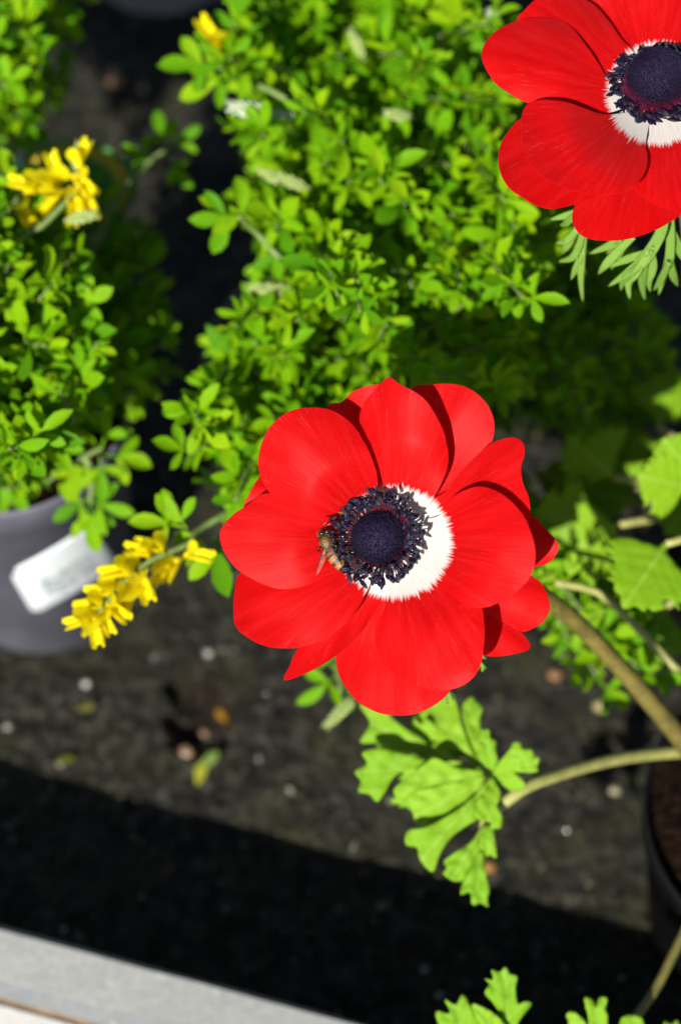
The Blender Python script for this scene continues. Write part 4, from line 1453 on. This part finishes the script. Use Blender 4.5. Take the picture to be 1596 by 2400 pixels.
t.base((0.45, 0.30, 0.22))
t.set(Roughness=0.3, Alpha=0.08)
t.bump(t.noise(700, 2, t.geo()), 0.5, 0.0004)
wingm = t.m


def wing(root, tip, w, side, d0, d1):
    V, F = [], []
    a, b = np.array(root, float), np.array(tip, float)
    ax = b - a
    nl = np.array((-ax[1], ax[0])) / np.linalg.norm(ax)
    n = 10
    for i in range(n + 1):
        tt = i / n
        hw = w * math.sin(math.pi * (0.06 + 0.90 * tt ** 0.8)) ** 0.8
        for j in range(4):
            q = a + ax * tt + nl * side * hw * j / 3
            V.append(at(q[0], q[1], d0 + (d1 - d0) * tt + 0.0004 * math.sin(j * 2.0)))
    for i in range(n):
        for j in range(3):
            k = i * 4 + j
            F.append((k, k + 1, k + 5, k + 4))
    o = link('wing', mesh_from('wing', V, F, wingm), bee)
    sm = o.modifiers.new('thick', 'SOLIDIFY')
    sm.thickness = 0.00004
    V, F = tube_data([at(*(a + ax * tt), d0 + (d1 - d0) * tt) for tt in (0, .25, .5, .75, 1)], [0.00012, .0001, .00009, .00007, .00004], 5)
    link('wing_vein', mesh_from('wing_vein', V, F, dark), o)


wing((758, 1283), (740, 1348), 12, -1, BD - 0.0013, BD - 0.0012)
wing((778, 1283), (806, 1335), 11, 1, BD - 0.0018, BD - 0.0024)
for (x0, y0, x1, y1, x2, y2) in [(770, 1270, 786, 1263, 792, 1275), (774, 1282, 792, 1280, 800, 1292), (778, 1298, 794, 1298, 804, 1306), (757, 1266, 747, 1263, 744, 1272), (758, 1282, 746, 1286, 748, 1298), (770, 1300, 756, 1304, 754, 1318)]:
    tube('leg', [at(x0, y0, BD), at(x1, y1, BD - 0.0008), at(x2, y2, BD + 0.0035)], 0.0003, 0.00012, dark, bee, 6, 5)

# ------------------------------------------------------------------ plant tag under the yellow cluster
tg = thing('plant_tag', 'green printed plastic plant tag with yellow border, half hidden under yellow blossoms', 'tag', at_z(150, 470, 0.10))
t = NT('printed_tag')
at_ = t.n('Attribute', attribute_name='tuv').outputs['Vector']
sp_ = t.n('SeparateXYZ')
t.l(at_, sp_.inputs[0])
t.p.inputs['Specular IOR Level'].default_value = 0.1
c = t.ramp(sp_.outputs[0], [(0.0, (0.02, 0.10, 0.03)), (0.62, (0.03, 0.13, 0.03)), (0.74, (0.32, 0.26, 0.02)), (0.88, (0.30, 0.20, 0.02)), (0.9, (0.05, 0.16, 0.04))])
c = t.mix(t.math('GREATER_THAN', sp_.outputs[1], 0.86), c, (0.10, 0.30, 0.28))
t.base(c)
t.set(Roughness=0.7)
V, F, T = [], [], []
c0 = at_z(170, 440, 0.118)
ex, ey = RT * 0.020 + UP * 0.0005, UP * 0.012 + Vector((0, 0, 0.004))
for i in range(9):
    for k in range(40):
        a = 2 * math.pi * k / 40
        rr = i / 8
        V.append(c0 + ex * (rr * math.cos(a)) + ey * (rr * math.sin(a)) - FWD * (0.003 * rr * rr * math.cos(a) ** 2))
        T.append((rr, 0.5 - 0.5 * math.cos(a) * rr, 0))
for i in range(8):
    for k in range(40):
        k2 = (k + 1) % 40
        F.append((i * 40 + k, i * 40 + k2, (i + 1) * 40 + k2, (i + 1) * 40 + k))
me = mesh_from('tag_face', V, F, t.m)
a = me.attributes.new('tuv', 'FLOAT_VECTOR', 'POINT')
a.data.foreach_set('vector', [q for v in T for q in v])
o = link('tag_face', me, tg)
sm = o.modifiers.new('thick', 'SOLIDIFY')
sm.thickness = 0.0008
sm.offset = 1
stk = Vector((LP.x + 0.018, LP.y + 0.022, 0.070))
tube('tag_stake', [c0 - ey * 0.6, c0.lerp(stk, 0.5), stk], 0.0018, 0.0014, simple('tag_plastic', (0.05, 0.18, 0.05), 0.4), tg, 6)

# ------------------------------------------------------------------ litter and grit on the ground
rg = random.Random(99)
V, F = [], []
ico = bmesh.new()
bmesh.ops.create_icosphere(ico, subdivisions=1, radius=1)
iv = [v.co.copy() for v in ico.verts]
iF = [tuple(v.index for v in f.verts) for f in ico.faces]
ico.free()
for i in range(9000):
    x, y = rg.uniform(-0.17, 0.20), rg.uniform(0.10, 0.62)
    r = rg.choice([0.5, 0.6, 0.8, 1.0, 1.3]) * MM * rg.uniform(0.6, 1.2)
    h, k = ground_height(x, y)
    m = Matrix.Translation((x, y, h + r * 0.15)) @ Matrix.Rotation(rg.uniform(0, 6), 4, Vector((rg.random(), rg.random(), 1)).normalized()) @ Matrix.Diagonal((r * rg.uniform(.7, 1.5), r, r * rg.uniform(.5, .9), 1))
    b = len(V)
    V += [m @ (v * rg.uniform(0.85, 1.15)) for v in iv]
    F += [tuple(b + q for q in f) for f in iF]
t = NT('wet_grit')
isl = t.n('NewGeometry').outputs['Random Per Island']
t.base(t.ramp(isl, [(0.0, (0.008, 0.008, 0.007)), (0.6, (0.03, 0.028, 0.02)), (0.82, (0.045, 0.038, 0.022)), (0.972, (0.07, 0.06, 0.04)), (0.976, (0.22, 0.21, 0.17))]))  # the few palest grains are coloured bright to stand in for wet glints
t.set(Roughness=0.08)
t.p.inputs['Specular IOR Level'].default_value = 0.5
o = link('grit', mesh_from('grit', V, F, t.m, False))
tag(o, 'fine wet dark grit scattered over the damp ground', 'grit', kind='stuff')


def pebble(px, py, r, col, label, flat=0.7):
    p = at_z(px, py, 0)
    h, k = ground_height(p.x, p.y)
    bm = bmesh.new()
    bmesh.ops.create_icosphere(bm, subdivisions=3, radius=1)
    for v in bm.verts:
        f = 1 + 0.25 * noise.noise(v.co * 1.3 + Vector((px, py, 0)))
        v.co = Vector((v.co.x * r * f, v.co.y * r * f * 0.85, v.co.z * r * flat * f))
    me = bpy.data.meshes.new('pebble')
    bm.to_mesh(me)
    bm.free()
    me.polygons.foreach_set('use_smooth', [True] * len(me.polygons))
    me.materials.append(simple('pebble_stone', tuple(c * 0.75 for c in col), 0.45, 0.25, 500, 0.2))
    o = link('pebble', me, None, Matrix.Translation((p.x, p.y, h + r * flat * 0.35)))
    tag(o, label, 'pebble', 'pebbles on the damp ground')


pebble(432, 1755, 0.0026, (0.34, 0.22, 0.13), 'tan pebble at the lip of the brown hollow')
pebble(478, 1690, 0.0020, (0.16, 0.09, 0.045), 'small brown pebble inside the hollow in the ground')
pebble(202, 1600, 0.0014, (0.42, 0.42, 0.38), 'tiny white pebble in front of the pot with the sticker')
pebble(490, 1535, 0.0014, (0.34, 0.34, 0.29), 'tiny pale pebble between hollow and red petals')
pebble(20, 1705, 0.0014, (0.24, 0.22, 0.19), 'small grey-pink pebble near the edge of the kerb shadow')
pebble(1300, 1580, 0.0024, (0.22, 0.11, 0.05), 'rusty brown pebble in the shade beside the anemone stem')
pebble(1405, 1655, 0.0024, (0.24, 0.22, 0.08), 'olive-yellow pebble beneath the anemone stem')
pebble(1145, 2032, 0.0022, (0.26, 0.13, 0.03), 'orange pebble under the tip of the drooping lobed leaf')
pebble(1440, 1855, 0.0020, (0.22, 0.19, 0.12), 'buff pebble just below the leaf stalk by the black pot')
pebble(275, 205, 0.0032, (0.22, 0.12, 0.06), 'reddish pebble on the bare strip between the shrubs')


def fallen(px, py, ang, L, col, label):
    p = at_z(px, py, 0)
    h, k = ground_height(p.x, p.y)
    lv, lf_ = leaflet_pts(L, L * 0.5, 0.4, -0.1, None)
    t = leaf_mat('fallen_leaf', tuple(c * 0.8 for c in col), col, tuple(c * 1.1 for c in col), 0.5, 0.15)
    me = mesh_from('fallen_leaf', lv, lf_, t)
    o = link('fallen_leaf', me, None, Matrix.Translation((p.x, p.y, h + 0.0006)) @ Matrix.Rotation(ang, 4, 'Z') @ Matrix.Rotation(-0.15, 4, 'Y'))
    sm = o.modifiers.new('thick', 'SOLIDIFY')
    sm.thickness = 0.0004
    tag(o, label, 'leaf', 'fallen leaflets on the damp ground')


fallen(462, 1842, 1.3, 0.0085, (0.20, 0.21, 0.02), 'yellow fallen leaflet lying just outside the brown hollow')
fallen(470, 1805, 0.7, 0.0080, (0.12, 0.18, 0.04), 'pale green fallen leaflet beside the yellow one')
fallen(518, 1595, 0.4, 0.006, (0.14, 0.11, 0.01), 'dull yellow fallen leaflet at the far lip of the hollow')
fallen(530, 1675, 2.2, 0.006, (0.20, 0.10, 0.01), 'orange-brown fallen leaflet inside the hollow')
fallen(180, 1670, 0.2, 0.007, (0.09, 0.085, 0.02), 'olive fallen leaflet on grit in front of the sticker pot')
fallen(130, 1790, 0.1, 0.007, (0.08, 0.085, 0.01), 'dull green fallen leaflet at the border of the kerb shadow')
